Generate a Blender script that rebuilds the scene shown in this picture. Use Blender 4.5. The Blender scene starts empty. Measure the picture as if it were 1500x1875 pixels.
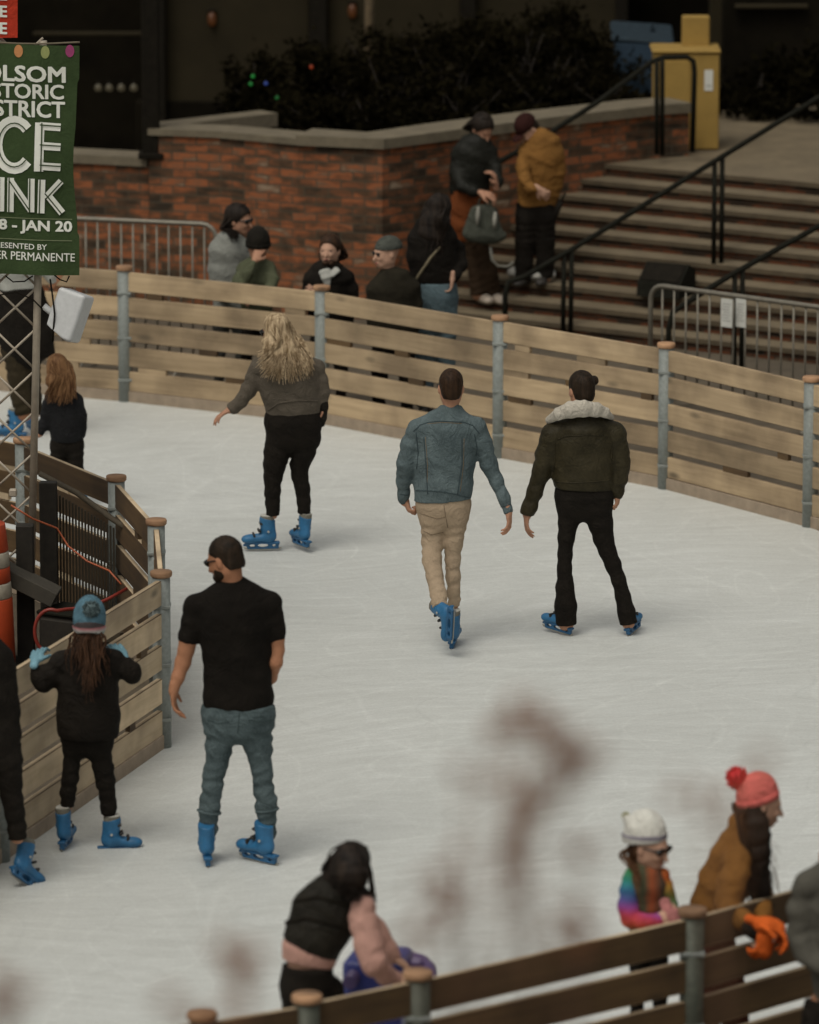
import bpy, math, random
import numpy as np
from mathutils import Vector, Matrix
R = math.radians
random.seed(7); rng = np.random.default_rng(5)
sc = bpy.context.scene
COL = sc.collection
# ---------------------------------------------------------------- camera
FPX = 10800.0            # focal length in photo pixels (1500 px wide)
YH = -1280.0             # horizon row
CAMH = 8.6               # height of the lens above the ice
TH = math.atan((937.5 - YH) / FPX)
cd = bpy.data.cameras.new('camera'); cam = bpy.data.objects.new('camera', cd); COL.objects.link(cam)
cd.sensor_fit = 'HORIZONTAL'; cd.sensor_width = 24.0; cd.lens = FPX / 1500 * 24.0
cd.clip_start = 0.5; cd.clip_end = 500
cam.location = (0, 0, CAMH); cam.rotation_euler = (math.pi / 2 - TH, 0, 0)
cd.dof.use_dof = True; cd.dof.focus_distance = 37.6; cd.dof.aperture_fstop = 1.9
sc.camera = cam
# ---------------------------------------------------------------- overcast light
SUN_EL, SUN_AZ = 60.0, 212.0
w = bpy.data.worlds.new('World'); sc.world = w; w.use_nodes = True
wn = w.node_tree; bg = wn.nodes['Background']
sky = wn.nodes.new('ShaderNodeTexSky'); sky.sky_type = 'NISHITA'; sky.sun_disc = False
sky.sun_elevation = R(SUN_EL); sky.sun_rotation = R(SUN_AZ)
sky.air_density = 1.0; sky.dust_density = 5.0
hs_ = wn.nodes.new('ShaderNodeHueSaturation'); hs_.inputs['Saturation'].default_value = 0.16
wn.links.new(sky.outputs[0], hs_.inputs['Color']); tint_ = wn.nodes.new('ShaderNodeMix'); tint_.data_type = 'RGBA'; tint_.blend_type = 'MULTIPLY'; tint_.inputs[0].default_value = 1; tint_.inputs[7].default_value = (1.0, .985, .925, 1)   # warm tint multiplied onto the sky, added to warm the whole scene
wn.links.new(hs_.outputs[0], tint_.inputs[6]); wn.links.new(tint_.outputs[2], bg.inputs[0])
bg.inputs[1].default_value = 0.085
sl = bpy.data.lights.new('sun', 'SUN'); so = bpy.data.objects.new('sun', sl); COL.objects.link(so)
sl.energy = 0.72; sl.angle = R(30); sl.color = (1.0, 0.94, 0.83)
az = R(SUN_AZ)
sd = Vector((math.sin(az) * math.cos(R(SUN_EL)), math.cos(az) * math.cos(R(SUN_EL)), math.sin(R(SUN_EL))))
so.rotation_euler = sd.to_track_quat('Z', 'Y').to_euler()
sc.view_settings.view_transform = 'Standard'; sc.view_settings.look = 'None'
sc.view_settings.exposure = 0.13; sc.view_settings.gamma = 1.0
sc.cycles.use_denoising = True
sc.cycles.max_bounces = 5; sc.cycles.diffuse_bounces = 3; sc.cycles.glossy_bounces = 2
sc.cycles.transparent_max_bounces = 6; sc.cycles.caustics_reflective = False; sc.cycles.caustics_refractive = False
# ---------------------------------------------------------------- placement helpers
FW = Vector((0, math.cos(TH), -math.sin(TH))); UPV = Vector((0, math.sin(TH), math.cos(TH)))
CAMP = Vector((0, 0, CAMH))
def ray(x, y): return FW + Vector((1, 0, 0)) * ((x - 750) / FPX) + UPV * (-(y - 937.5) / FPX)
def G(x, y, z=0.0):
    d = ray(x, y); return CAMP + d * ((z - CAMH) / d.z)
def V(x, y, Y):
    d = ray(x, y); return CAMP + d * (Y / d.y)
def PXM(Y, z=0.5):
    d = Vector((0, Y, z - CAMH)).dot(FW); return FPX / d
# ---------------------------------------------------------------- object helpers
def link(o, parent=None):
    COL.objects.link(o)
    if parent is not None: o.parent = parent
    return o
def tag(o, label=None, cat=None, group=None, kind=None):
    if label: o['label'] = label
    if cat: o['category'] = cat
    if group: o['group'] = group
    if kind: o['kind'] = kind
    return o
def empty(name, loc, label=None, cat=None, group=None):
    o = bpy.data.objects.new(name, None); o.location = loc; o.empty_display_size = 0.2
    COL.objects.link(o); return tag(o, label, cat, group)
def mesh_np(name, v, q, smooth=True):
    me = bpy.data.meshes.new(name); v = np.asarray(v, np.float32); q = np.asarray(q, np.int32)
    n = q.shape[1]
    me.vertices.add(len(v)); me.vertices.foreach_set('co', v.ravel())
    me.loops.add(q.size); me.loops.foreach_set('vertex_index', q.ravel())
    me.polygons.add(len(q)); me.polygons.foreach_set('loop_start', np.arange(0, q.size, n, dtype=np.int32))
    me.polygons.foreach_set('loop_total', np.full(len(q), n, np.int32))
    me.polygons.foreach_set('use_smooth', np.full(len(q), smooth, bool))
    me.update(calc_edges=True); me.validate(); return me
class MB:
    """collects simple solids into one mesh"""
    def __init__(s): s.v = []; s.f = []; s.sm = []
    def add(s, vs, fs, smooth=False):
        b = len(s.v); s.v += [tuple(p) for p in vs]
        s.f += [tuple(b + i for i in f) for f in fs]; s.sm += [smooth] * len(fs); return s
    def box(s, c, size, M=None, bev=0.0):
        c = Vector(c); hx, hy, hz = [a / 2 for a in size]; M = M or Matrix.Identity(3)
        if bev <= 0:
            P = [Vector((x, y, z)) for x in (-hx, hx) for y in (-hy, hy) for z in (-hz, hz)]
            F = [(0, 1, 3, 2), (4, 6, 7, 5), (0, 4, 5, 1), (2, 3, 7, 6), (0, 2, 6, 4), (1, 5, 7, 3)]
            return s.add([c + M @ p for p in P], F)
        b = min(bev, hx * .9, hy * .9, hz * .9); P = []; idx = {}
        for sx in (-1, 1):
            for sy in (-1, 1):
                for sz in (-1, 1):
                    for a in range(3):
                        p = Vector((sx * (hx - b), sy * (hy - b), sz * (hz - b))); p[a] = (sx * hx, sy * hy, sz * hz)[a]
                        idx[(sx, sy, sz, a)] = len(P); P.append(c + M @ p)
        F = []
        for a in range(3):
            o = [i for i in range(3) if i != a]
            for sg in (-1, 1):
                q = []
                for t in ((-1, -1), (1, -1), (1, 1), (-1, 1)):
                    k = [0, 0, 0]; k[a] = sg; k[o[0]] = t[0]; k[o[1]] = t[1]; q.append(idx[(*k, a)])
                F.append(tuple(q) if (sg == 1) == (a != 1) else tuple(q[::-1]))
        for a in range(3):
            o = [i for i in range(3) if i != a]
            for s0 in (-1, 1):
                for s1 in (-1, 1):
                    k1 = [0, 0, 0]; k2 = [0, 0, 0]; k1[a] = -1; k2[a] = 1
                    for k in (k1, k2): k[o[0]] = s0; k[o[1]] = s1
                    F.append((idx[(*k1, o[0])], idx[(*k2, o[0])], idx[(*k2, o[1])], idx[(*k1, o[1])]))
        for sx in (-1, 1):
            for sy in (-1, 1):
                for sz in (-1, 1): F.append(tuple(idx[(sx, sy, sz, a)] for a in range(3)))
        return s.add(P, F)
    def tube(s, pts, r, n=8, cap=True):
        pts = [Vector(p) for p in pts]; rs = r if isinstance(r, (list, tuple)) else [r] * len(pts)
        vs = []; fs = []; u = None
        for i, p in enumerate(pts):
            t = (pts[min(i + 1, len(pts) - 1)] - pts[max(i - 1, 0)]).normalized()
            if u is None:
                u = t.orthogonal().normalized()
            else:
                u = (u - t * u.dot(t)); u = u.normalized() if u.length > 1e-6 else t.orthogonal().normalized()
            b = t.cross(u)
            for k in range(n):
                a = 2 * math.pi * k / n; vs.append(p + (u * math.cos(a) + b * math.sin(a)) * rs[i])
        for i in range(len(pts) - 1):
            for k in range(n):
                k2 = (k + 1) % n; fs.append((i * n + k, i * n + k2, (i + 1) * n + k2, (i + 1) * n + k))
        s.add(vs, fs, True)
        if cap:
            b = len(s.v) - len(vs)
            s.f.append(tuple(b + k for k in range(n))[::-1]); s.sm.append(False)
            s.f.append(tuple(b + (len(pts) - 1) * n + k for k in range(n))); s.sm.append(False)
        return s
    def cyl(s, c, r, h, n=20, r2=None):
        c = Vector(c); return s.tube([c, c + Vector((0, 0, h))], [r, r if r2 is None else r2], n)
    def lathe(s, c, prof, n=24):
        c = Vector(c); vs = []; fs = []
        for (r, z) in prof:
            for k in range(n):
                a = 2 * math.pi * k / n; vs.append(c + Vector((r * math.cos(a), r * math.sin(a), z)))
        for i in range(len(prof) - 1):
            for k in range(n):
                k2 = (k + 1) % n; fs.append((i * n + k, i * n + k2, (i + 1) * n + k2, (i + 1) * n + k))
        return s.add(vs, fs, True)
    def poly(s, pts, h):
        """flat polygon (list of xy) from z0 to z0+h"""
        n = len(pts); lo = [Vector(p) for p in pts]; hi = [p + Vector((0, 0, h)) for p in lo]
        return s.add(lo + hi, [tuple(range(n))[::-1], tuple(range(n, 2 * n))] + [(i, (i + 1) % n, n + (i + 1) % n, n + i) for i in range(n)])
    def build(s, name, mat, parent=None, origin=None):
        me = bpy.data.meshes.new(name); o0 = Vector(origin) if origin is not None else (parent_loc(parent) if parent else Vector((0, 0, 0)))
        me.from_pydata([tuple(Vector(p) - o0) for p in s.v], [], s.f); me.update()
        me.polygons.foreach_set('use_smooth', s.sm)
        me.materials.append(mat); o = bpy.data.objects.new(name, me)
        if parent is None: o.location = o0
        link(o, parent); return o
def parent_loc(p):
    v = Vector((0, 0, 0))
    while p is not None: v = v + Vector(p.location); p = p.parent
    return v
def rotz(a): return Matrix.Rotation(a, 3, 'Z')
def frame(x, up=(0, 0, 1)):
    x = Vector(x).normalized(); up = Vector(up); y = up.cross(x).normalized(); z = x.cross(y)
    return Matrix((x, y, z)).transposed()
# ---------------------------------------------------------------- materials
def newmat(name):
    m = bpy.data.materials.new(name); m.use_nodes = True; return m, m.node_tree, m.node_tree.nodes['Principled BSDF']
def nd(nt, t, **kw):
    n = nt.nodes.new(t)
    for k, v in kw.items():
        if k in n.inputs: n.inputs[k].default_value = v
        else: setattr(n, k, v)
    return n
def ramp(nt, fac, stops):
    r = nt.nodes.new('ShaderNodeValToRGB'); e = r.color_ramp.elements
    while len(e) < len(stops): e.new(0.5)
    for i, (p, c) in enumerate(stops): e[i].position = p; e[i].color = (*c, 1)
    nt.links.new(fac, r.inputs[0]); return r
def tc(nt, scale=(1, 1, 1), rot=(0, 0, 0), kind='Object'):
    t = nt.nodes.new('ShaderNodeTexCoord'); m = nt.nodes.new('ShaderNodeMapping')
    m.inputs['Scale'].default_value = scale; m.inputs['Rotation'].default_value = rot
    nt.links.new(t.outputs[kind], m.inputs[0]); return m.outputs[0]
def sc3(c, k): return tuple(min(1, a * k) for a in c)
def bump(nt, b, h, strength, dist=0.01):
    n = nd(nt, 'ShaderNodeBump', Strength=strength, Distance=dist); nt.links.new(h, n.inputs['Height'])
    nt.links.new(n.outputs[0], b.inputs['Normal']); return n
def fabric(name, c, var=0.35, rough=0.9, big=7.0, fine=90.0, bs=0.35, c2=None, sheen=0.0, crease=1.0):
    m, nt, b = newmat(name); co = tc(nt)
    n1 = nd(nt, 'ShaderNodeTexNoise', Scale=big, Detail=5.0, Roughness=.65); nt.links.new(co, n1.inputs[0])
    n2 = nd(nt, 'ShaderNodeTexNoise', Scale=fine, Detail=3.0, Roughness=.7); nt.links.new(co, n2.inputs[0])
    mx = nd(nt, 'ShaderNodeMath', operation='ADD'); ml = nd(nt, 'ShaderNodeMath', operation='MULTIPLY'); ml.inputs[1].default_value = .5
    nt.links.new(n1.outputs[0], mx.inputs[0]); nt.links.new(n2.outputs[0], ml.inputs[0]); nt.links.new(ml.outputs[0], mx.inputs[1])
    r = ramp(nt, mx.outputs[0], [(.52, sc3(c, 1 - var)), (.98, sc3(c2 or c, 1 + var))])
    nt.links.new(r.outputs[0], b.inputs['Base Color']); b.inputs['Roughness'].default_value = rough
    b.inputs['Specular IOR Level'].default_value = .12
    if sheen: b.inputs['Sheen Weight'].default_value = sheen
    w3 = nd(nt, 'ShaderNodeTexNoise', Scale=8.0, Detail=3.0, Roughness=.55, Distortion=1.6); nt.links.new(co, w3.inputs[0])
    s3 = nd(nt, 'ShaderNodeMath', operation='SUBTRACT'); s3.inputs[1].default_value = .5; nt.links.new(w3.outputs[0], s3.inputs[0])
    a3 = nd(nt, 'ShaderNodeMath', operation='ABSOLUTE'); nt.links.new(s3.outputs[0], a3.inputs[0])
    m3 = nd(nt, 'ShaderNodeMath', operation='MULTIPLY'); m3.inputs[1].default_value = 2.0 * crease; nt.links.new(a3.outputs[0], m3.inputs[0])
    f3 = nd(nt, 'ShaderNodeMath', operation='MULTIPLY_ADD'); f3.inputs[1].default_value = .3; nt.links.new(mx.outputs[0], f3.inputs[0]); nt.links.new(m3.outputs[0], f3.inputs[2])
    bump(nt, b, f3.outputs[0], min(1, bs * 1.5), .016); return m
def plain(name, c, rough=.6, metal=0.0, var=.15, scale=20.0, bs=.1, spec=.5):
    m, nt, b = newmat(name); co = tc(nt)
    n1 = nd(nt, 'ShaderNodeTexNoise', Scale=scale, Detail=6.0, Roughness=.65); nt.links.new(co, n1.inputs[0])
    r = ramp(nt, n1.outputs[0], [(.3, sc3(c, 1 - var)), (.7, sc3(c, 1 + var))])
    nt.links.new(r.outputs[0], b.inputs['Base Color']); b.inputs['Roughness'].default_value = rough
    b.inputs['Metallic'].default_value = metal; b.inputs['Specular IOR Level'].default_value = spec
    if bs: bump(nt, b, n1.outputs[0], bs, .01)
    return m
def wood(name, c, c2, axis_rot=(0, 0, 0), rough=.8, grain=1.0):
    """plank wood: long grain along object X, knots, tone varying per board"""
    m, nt, b = newmat(name)
    oi = nt.nodes.new('ShaderNodeObjectInfo'); t = nt.nodes.new('ShaderNodeTexCoord')
    ad = nd(nt, 'ShaderNodeVectorMath', operation='MULTIPLY_ADD'); cmb = nd(nt, 'ShaderNodeCombineXYZ')
    for i in range(3): nt.links.new(oi.outputs['Random'], cmb.inputs[i])
    ad.inputs[1].default_value = (37, 23, 51); nt.links.new(cmb.outputs[0], ad.inputs[0]); nt.links.new(t.outputs['Object'], ad.inputs[2])
    mp = nd(nt, 'ShaderNodeMapping'); mp.inputs['Scale'].default_value = (.8, 14, 14); nt.links.new(ad.outputs[0], mp.inputs[0])
    n1 = nd(nt, 'ShaderNodeTexNoise', Scale=1.6, Detail=7.0, Roughness=.6, Distortion=.6); nt.links.new(mp.outputs[0], n1.inputs[0])
    mp2 = nd(nt, 'ShaderNodeMapping'); mp2.inputs['Scale'].default_value = (1.5, 4, 4); nt.links.new(ad.outputs[0], mp2.inputs[0])
    vo = nd(nt, 'ShaderNodeTexVoronoi', Scale=1.15); nt.links.new(mp2.outputs[0], vo.inputs[0])
    kn = ramp(nt, vo.outputs['Distance'], [(.05, (0, 0, 0)), (.16, (1, 1, 1))])
    n3 = nd(nt, 'ShaderNodeTexNoise', Scale=2.2, Detail=4.0); nt.links.new(ad.outputs[0], n3.inputs[0])
    r = ramp(nt, n1.outputs[0], [(.32, c2), (.62, c)])
    r3 = ramp(nt, n3.outputs[0], [(.33, (.60, .57, .54)), (.60, (1.08, 1.05, 1.0))])
    mu = nd(nt, 'ShaderNodeMix', data_type='RGBA', blend_type='MULTIPLY'); mu.inputs[0].default_value = 1
    nt.links.new(r.outputs[0], mu.inputs[6]); nt.links.new(r3.outputs[0], mu.inputs[7])
    mk = nd(nt, 'ShaderNodeMix', data_type='RGBA', blend_type='MIX'); nt.links.new(kn.outputs[0], mk.inputs[0])
    mk.inputs[6].default_value = (*sc3(c2, .45), 1); nt.links.new(mu.outputs[2], mk.inputs[7])
    br = nd(nt, 'ShaderNodeMapRange'); br.inputs[3].default_value = .74; br.inputs[4].default_value = 1.14
    nt.links.new(oi.outputs['Random'], br.inputs[0])
    m2 = nd(nt, 'ShaderNodeVectorMath', operation='SCALE'); nt.links.new(mk.outputs[2], m2.inputs[0]); nt.links.new(br.outputs[0], m2.inputs['Scale'])
    nt.links.new(m2.outputs[0], b.inputs['Base Color']); b.inputs['Roughness'].default_value = rough
    bump(nt, b, n1.outputs[0], .25 * grain, .004); return m
def bands(name, stops, axis=2, scale=1.0, offset=0.0, noise=.05, rough=.9):
    """colour bands along one object axis (knitted stripes)"""
    m, nt, b = newmat(name); t = nt.nodes.new('ShaderNodeTexCoord'); sp = nt.nodes.new('ShaderNodeSeparateXYZ')
    nt.links.new(t.outputs['Object'], sp.inputs[0])
    n1 = nd(nt, 'ShaderNodeTexNoise', Scale=9.0, Detail=4.0); nt.links.new(t.outputs['Object'], n1.inputs[0])
    a = nd(nt, 'ShaderNodeMath', operation='MULTIPLY_ADD'); a.inputs[1].default_value = scale; a.inputs[2].default_value = offset
    nt.links.new(sp.outputs[axis], a.inputs[0])
    a2 = nd(nt, 'ShaderNodeMath', operation='MULTIPLY_ADD'); a2.inputs[1].default_value = noise * 2
    nt.links.new(n1.outputs[0], a2.inputs[0]); nt.links.new(a.outputs[0], a2.inputs[2])
    r = ramp(nt, a2.outputs[0], stops); nt.links.new(r.outputs[0], b.inputs['Base Color']); b.inputs['Roughness'].default_value = rough
    n2 = nd(nt, 'ShaderNodeTexNoise', Scale=120.0, Detail=2.0); nt.links.new(t.outputs['Object'], n2.inputs[0]); bump(nt, b, n2.outputs[0], .4, .01)
    return m
def hairmat(name, c1, c2):
    m, nt, b = newmat(name); co = tc(nt, (34, 34, 4))
    n1 = nd(nt, 'ShaderNodeTexNoise', Scale=1.0, Detail=4.0, Roughness=.6, Distortion=.8); nt.links.new(co, n1.inputs[0])
    r = ramp(nt, n1.outputs[0], [(.35, c2), (.68, c1)]); nt.links.new(r.outputs[0], b.inputs['Base Color'])
    b.inputs['Roughness'].default_value = .6; b.inputs['Specular IOR Level'].default_value = .14
    bump(nt, b, n1.outputs[0], .5, .01); return m
def emit(name, c, s):
    m, nt, b = newmat(name); b.inputs['Base Color'].default_value = (*sc3(c, .06), 1)
    b.inputs['Emission Color'].default_value = (*c, 1); b.inputs['Emission Strength'].default_value = s; return m
# ---------------------------------------------------------------- signed-distance sculpting
def unit(v): v = np.asarray(v, float); return v / (np.linalg.norm(v) + 1e-12)
def cone(a, b, ra, rb, u=(1, 0, 0), dr=1.0, k=.02, flat=False, folds=None):
    """tapered limb a->b; ra, rb lateral radii along u, depth radius = dr * lateral"""
    return dict(t='c', a=np.array(a, float), b=np.array(b, float), ra=ra, rb=rb, u=unit(u), dr=dr, k=k, flat=flat, folds=folds)
def ell(c, r, M=None, k=.02, sub=False):
    M = np.eye(3) if M is None else np.array(M, float); return dict(t='e', c=np.array(c, float), r=np.array(r, float), M=M, k=k, sub=sub)
def sbox(c, h, M=None, rd=.01, k=.01, sub=False):
    M = np.eye(3) if M is None else np.array(M, float); return dict(t='b', c=np.array(c, float), h=np.array(h, float), M=M, rd=rd, k=k, sub=sub)
def prim_bb(p):
    if p['t'] == 'c':
        r = max(p['ra'], p['rb']) * max(1, p['dr']) * 1.15; return np.minimum(p['a'], p['b']) - r, np.maximum(p['a'], p['b']) + r
    if p['t'] == 'e': r = np.abs(p['M']) @ p['r']
    else: r = np.abs(p['M']) @ (p['h'] + p['rd'])
    return p['c'] - r, p['c'] + r
def prim_d(p, X, Y, Z):
    if p['t'] == 'c':
        ab = p['b'] - p['a']; L = np.linalg.norm(ab) + 1e-9; wv = ab / L
        u = p['u'] - wv * np.dot(p['u'], wv)
        if np.linalg.norm(u) < .15: u = np.cross(wv, (0, 1, 0)) if abs(wv[1]) < .8 else np.cross(wv, (1, 0, 0))
        u = unit(u); v = np.cross(wv, u)
        rx, ry, rz = X - p['a'][0], Y - p['a'][1], Z - p['a'][2]
        t = rx * wv[0] + ry * wv[1] + rz * wv[2]; tt = np.clip(t / L, 0, 1)
        du = rx * u[0] + ry * u[1] + rz * u[2]; dv = rx * v[0] + ry * v[1] + rz * v[2]; dw = t - tt * L
        Wd = p['ra'] + (p['rb'] - p['ra']) * tt
        if p['folds']:
            am, ct, ph = p['folds']
            Wd = Wd - am * .7 + am * np.sin(2 * math.pi * ct * tt + ph + 1.6 * du / Wd) * (.6 + .4 * np.sin(3.1 * dv / Wd + ph))
        D = Wd * p['dr']; mn = np.minimum(Wd, D)
        if p['flat']:
            q2 = (du / Wd) ** 2 + (dv / D) ** 2 + 1e-9; q = np.sqrt(q2)
            g = np.sqrt((du / Wd ** 2) ** 2 + (dv / D ** 2) ** 2) + 1e-6
            return np.maximum(np.maximum((q - 1) * q / g, -mn), np.abs(dw) - 0 * L)
        q2 = (du / Wd) ** 2 + (dv / D) ** 2 + (dw / mn) ** 2 + 1e-9; q = np.sqrt(q2)
        g = np.sqrt((du / Wd ** 2) ** 2 + (dv / D ** 2) ** 2 + (dw / mn ** 2) ** 2) + 1e-6
        return np.maximum((q - 1) * q / g, -mn)
    M = p['M']; rx, ry, rz = X - p['c'][0], Y - p['c'][1], Z - p['c'][2]
    l = [rx * M[0, i] + ry * M[1, i] + rz * M[2, i] for i in range(3)]
    if p['t'] == 'e':
        r = p['r']; q = np.sqrt(sum((l[i] / r[i]) ** 2 for i in range(3)) + 1e-9)
        g = np.sqrt(sum((l[i] / r[i] ** 2) ** 2 for i in range(3))) + 1e-6
        return np.maximum((q - 1) * q / g, -min(r))
    e = [np.abs(l[i]) - p['h'][i] for i in range(3)]
    return np.sqrt(sum(np.maximum(a, 0) ** 2 for a in e)) + np.minimum(np.maximum(np.maximum(e[0], e[1]), e[2]), 0) - p['rd']
def smin(a, b, k):
    h = np.maximum(k - np.abs(a - b), 0) / k; return np.minimum(a, b) - h * h * k * .25
def sculpt(groups, vox, noise=None, gk=.02):
    """groups: list of (prims, cuts); cut = (point, normal) removes the side the normal points to"""
    los, his = zip(*[prim_bb(p) for g in groups for p in g[0] if not p.get('sub')])
    pad = vox * 3 + .012; lo = np.min(los, 0) - pad; hi = np.max(his, 0) + pad
    n = np.ceil((hi - lo) / vox).astype(int) + 1
    ax = [(lo[i] + vox * np.arange(n[i])).astype(np.float32) for i in range(3)]
    F = np.full(n, .08, np.float32)
    def sub(bl, bh, m):
        i0 = np.maximum(((bl - m - lo) / vox).astype(int), 0); i1 = np.minimum(((bh + m - lo) / vox).astype(int) + 2, n); return i0, i1
    for gi, (prims, cuts) in enumerate(groups):
        bb = [prim_bb(p) for p in prims if not p.get('sub')]
        g0, g1 = sub(np.min([b[0] for b in bb], 0), np.max([b[1] for b in bb], 0), .05)
        Gf = np.full(g1 - g0, .08, np.float32)
        for p in prims:
            b = prim_bb(p); m = max(.045, p['k'] * 1.2); i0, i1 = sub(b[0], b[1], m); i0 = np.maximum(i0, g0); i1 = np.minimum(i1, g1)
            if np.any(i1 <= i0): continue
            s = tuple(slice(i0[a] - g0[a], i1[a] - g0[a]) for a in range(3))
            X = ax[0][i0[0]:i1[0], None, None]; Y = ax[1][None, i0[1]:i1[1], None]; Z = ax[2][None, None, i0[2]:i1[2]]
            d = prim_d(p, X, Y, Z).astype(np.float32)
            Gf[s] = -smin(-Gf[s], d, p['k']) if p.get('sub') else smin(Gf[s], d, p['k'])
        if cuts:
            X = ax[0][g0[0]:g1[0], None, None]; Y = ax[1][None, g0[1]:g1[1], None]; Z = ax[2][None, None, g0[2]:g1[2]]
            for (pt, nm) in cuts:
                nm = unit(nm); Gf = np.maximum(Gf, ((X - pt[0]) * nm[0] + (Y - pt[1]) * nm[1] + (Z - pt[2]) * nm[2]).astype(np.float32))
        s = tuple(slice(g0[a], g1[a]) for a in range(3)); F[s] = smin(F[s], Gf, gk)
    if noise:
        am, fr, sd_ = noise; X = ax[0][:, None, None] * fr; Y = ax[1][None, :, None] * fr; Z = ax[2][None, None, :] * fr
        w1 = np.sin(1.3 * X + 2.1 * Z + sd_) + np.sin(1.9 * Y - 1.1 * Z + 2 * sd_)
        F += .62 * am * (1.5 * np.abs(np.sin(1.1 * Z + .9 * w1 + .5 * X)) - .9 + .6 * np.abs(np.sin(1.9 * X - 1.6 * Z + 1.2 * w1 + sd_)) - .35).astype(np.float32)
    F[0] = F[-1] = .05; F[:, 0] = F[:, -1] = .05; F[:, :, 0] = F[:, :, -1] = .05
    return nets(F, lo, vox)
def nets(F, lo, vox):
    S = F < 0; a = S[:-1, :-1, :-1]; anyv = a.copy(); allv = a.copy()
    offs = [(i, j, k) for i in (0, 1) for j in (0, 1) for k in (0, 1)]
    for (i, j, k) in offs[1:]:
        c = S[i:F.shape[0] - 1 + i, j:F.shape[1] - 1 + j, k:F.shape[2] - 1 + k]; anyv |= c; allv &= c
    act = anyv & ~allv; idx = np.argwhere(act); N = len(idx)
    vid = np.full(act.shape, -1, np.int32); vid[tuple(idx.T)] = np.arange(N)
    val = np.stack([F[idx[:, 0] + o[0], idx[:, 1] + o[1], idx[:, 2] + o[2]] for o in offs], 1)
    pos = np.zeros((N, 3)); cnt = np.zeros(N)
    for ia in range(8):
        for ib in range(ia + 1, 8):
            oa, ob = np.array(offs[ia]), np.array(offs[ib])
            if np.abs(oa - ob).sum() != 1: continue
            fa, fb = val[:, ia], val[:, ib]; m = (fa < 0) != (fb < 0); t = np.where(m, fa / np.where(m, fa - fb, 1), 0)
            pos += np.where(m[:, None], oa + t[:, None] * (ob - oa), 0); cnt += m
    pos = lo + (idx + pos / cnt[:, None]) * vox
    Q = []
    for d in range(3):
        e = [0, 0, 0]; e[d] = 1; sh = F.shape
        A = S[tuple(slice(0, sh[i] - e[i]) for i in range(3))]; B = S[tuple(slice(e[i], sh[i]) for i in range(3))]
        ed = np.argwhere(A != B); d1, d2 = (d + 1) % 3, (d + 2) % 3
        ed = ed[(ed[:, d1] > 0) & (ed[:, d2] > 0) & (ed[:, d1] < sh[d1] - 1) & (ed[:, d2] < sh[d2] - 1)]
        st = A[tuple(ed.T)]; c = []
        for (x, y) in ((1, 1), (0, 1), (0, 0), (1, 0)):
            q = ed.copy(); q[:, d1] -= x; q[:, d2] -= y; c.append(vid[tuple(q.T)])
        c = np.stack(c, 1); c[~st] = c[~st][:, ::-1]; Q.append(c)
    return pos, np.concatenate(Q)
def sdf_obj(name, groups, vox, mat, parent=None, origin=(0, 0, 0), noise=None, gk=.02, flip=False):
    v, q = sculpt(groups, vox, noise, gk); v = v - np.array(origin); me = mesh_np(name, v, q); me.materials.append(mat)
    o = bpy.data.objects.new(name, me)
    link(o, parent); return o
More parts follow.
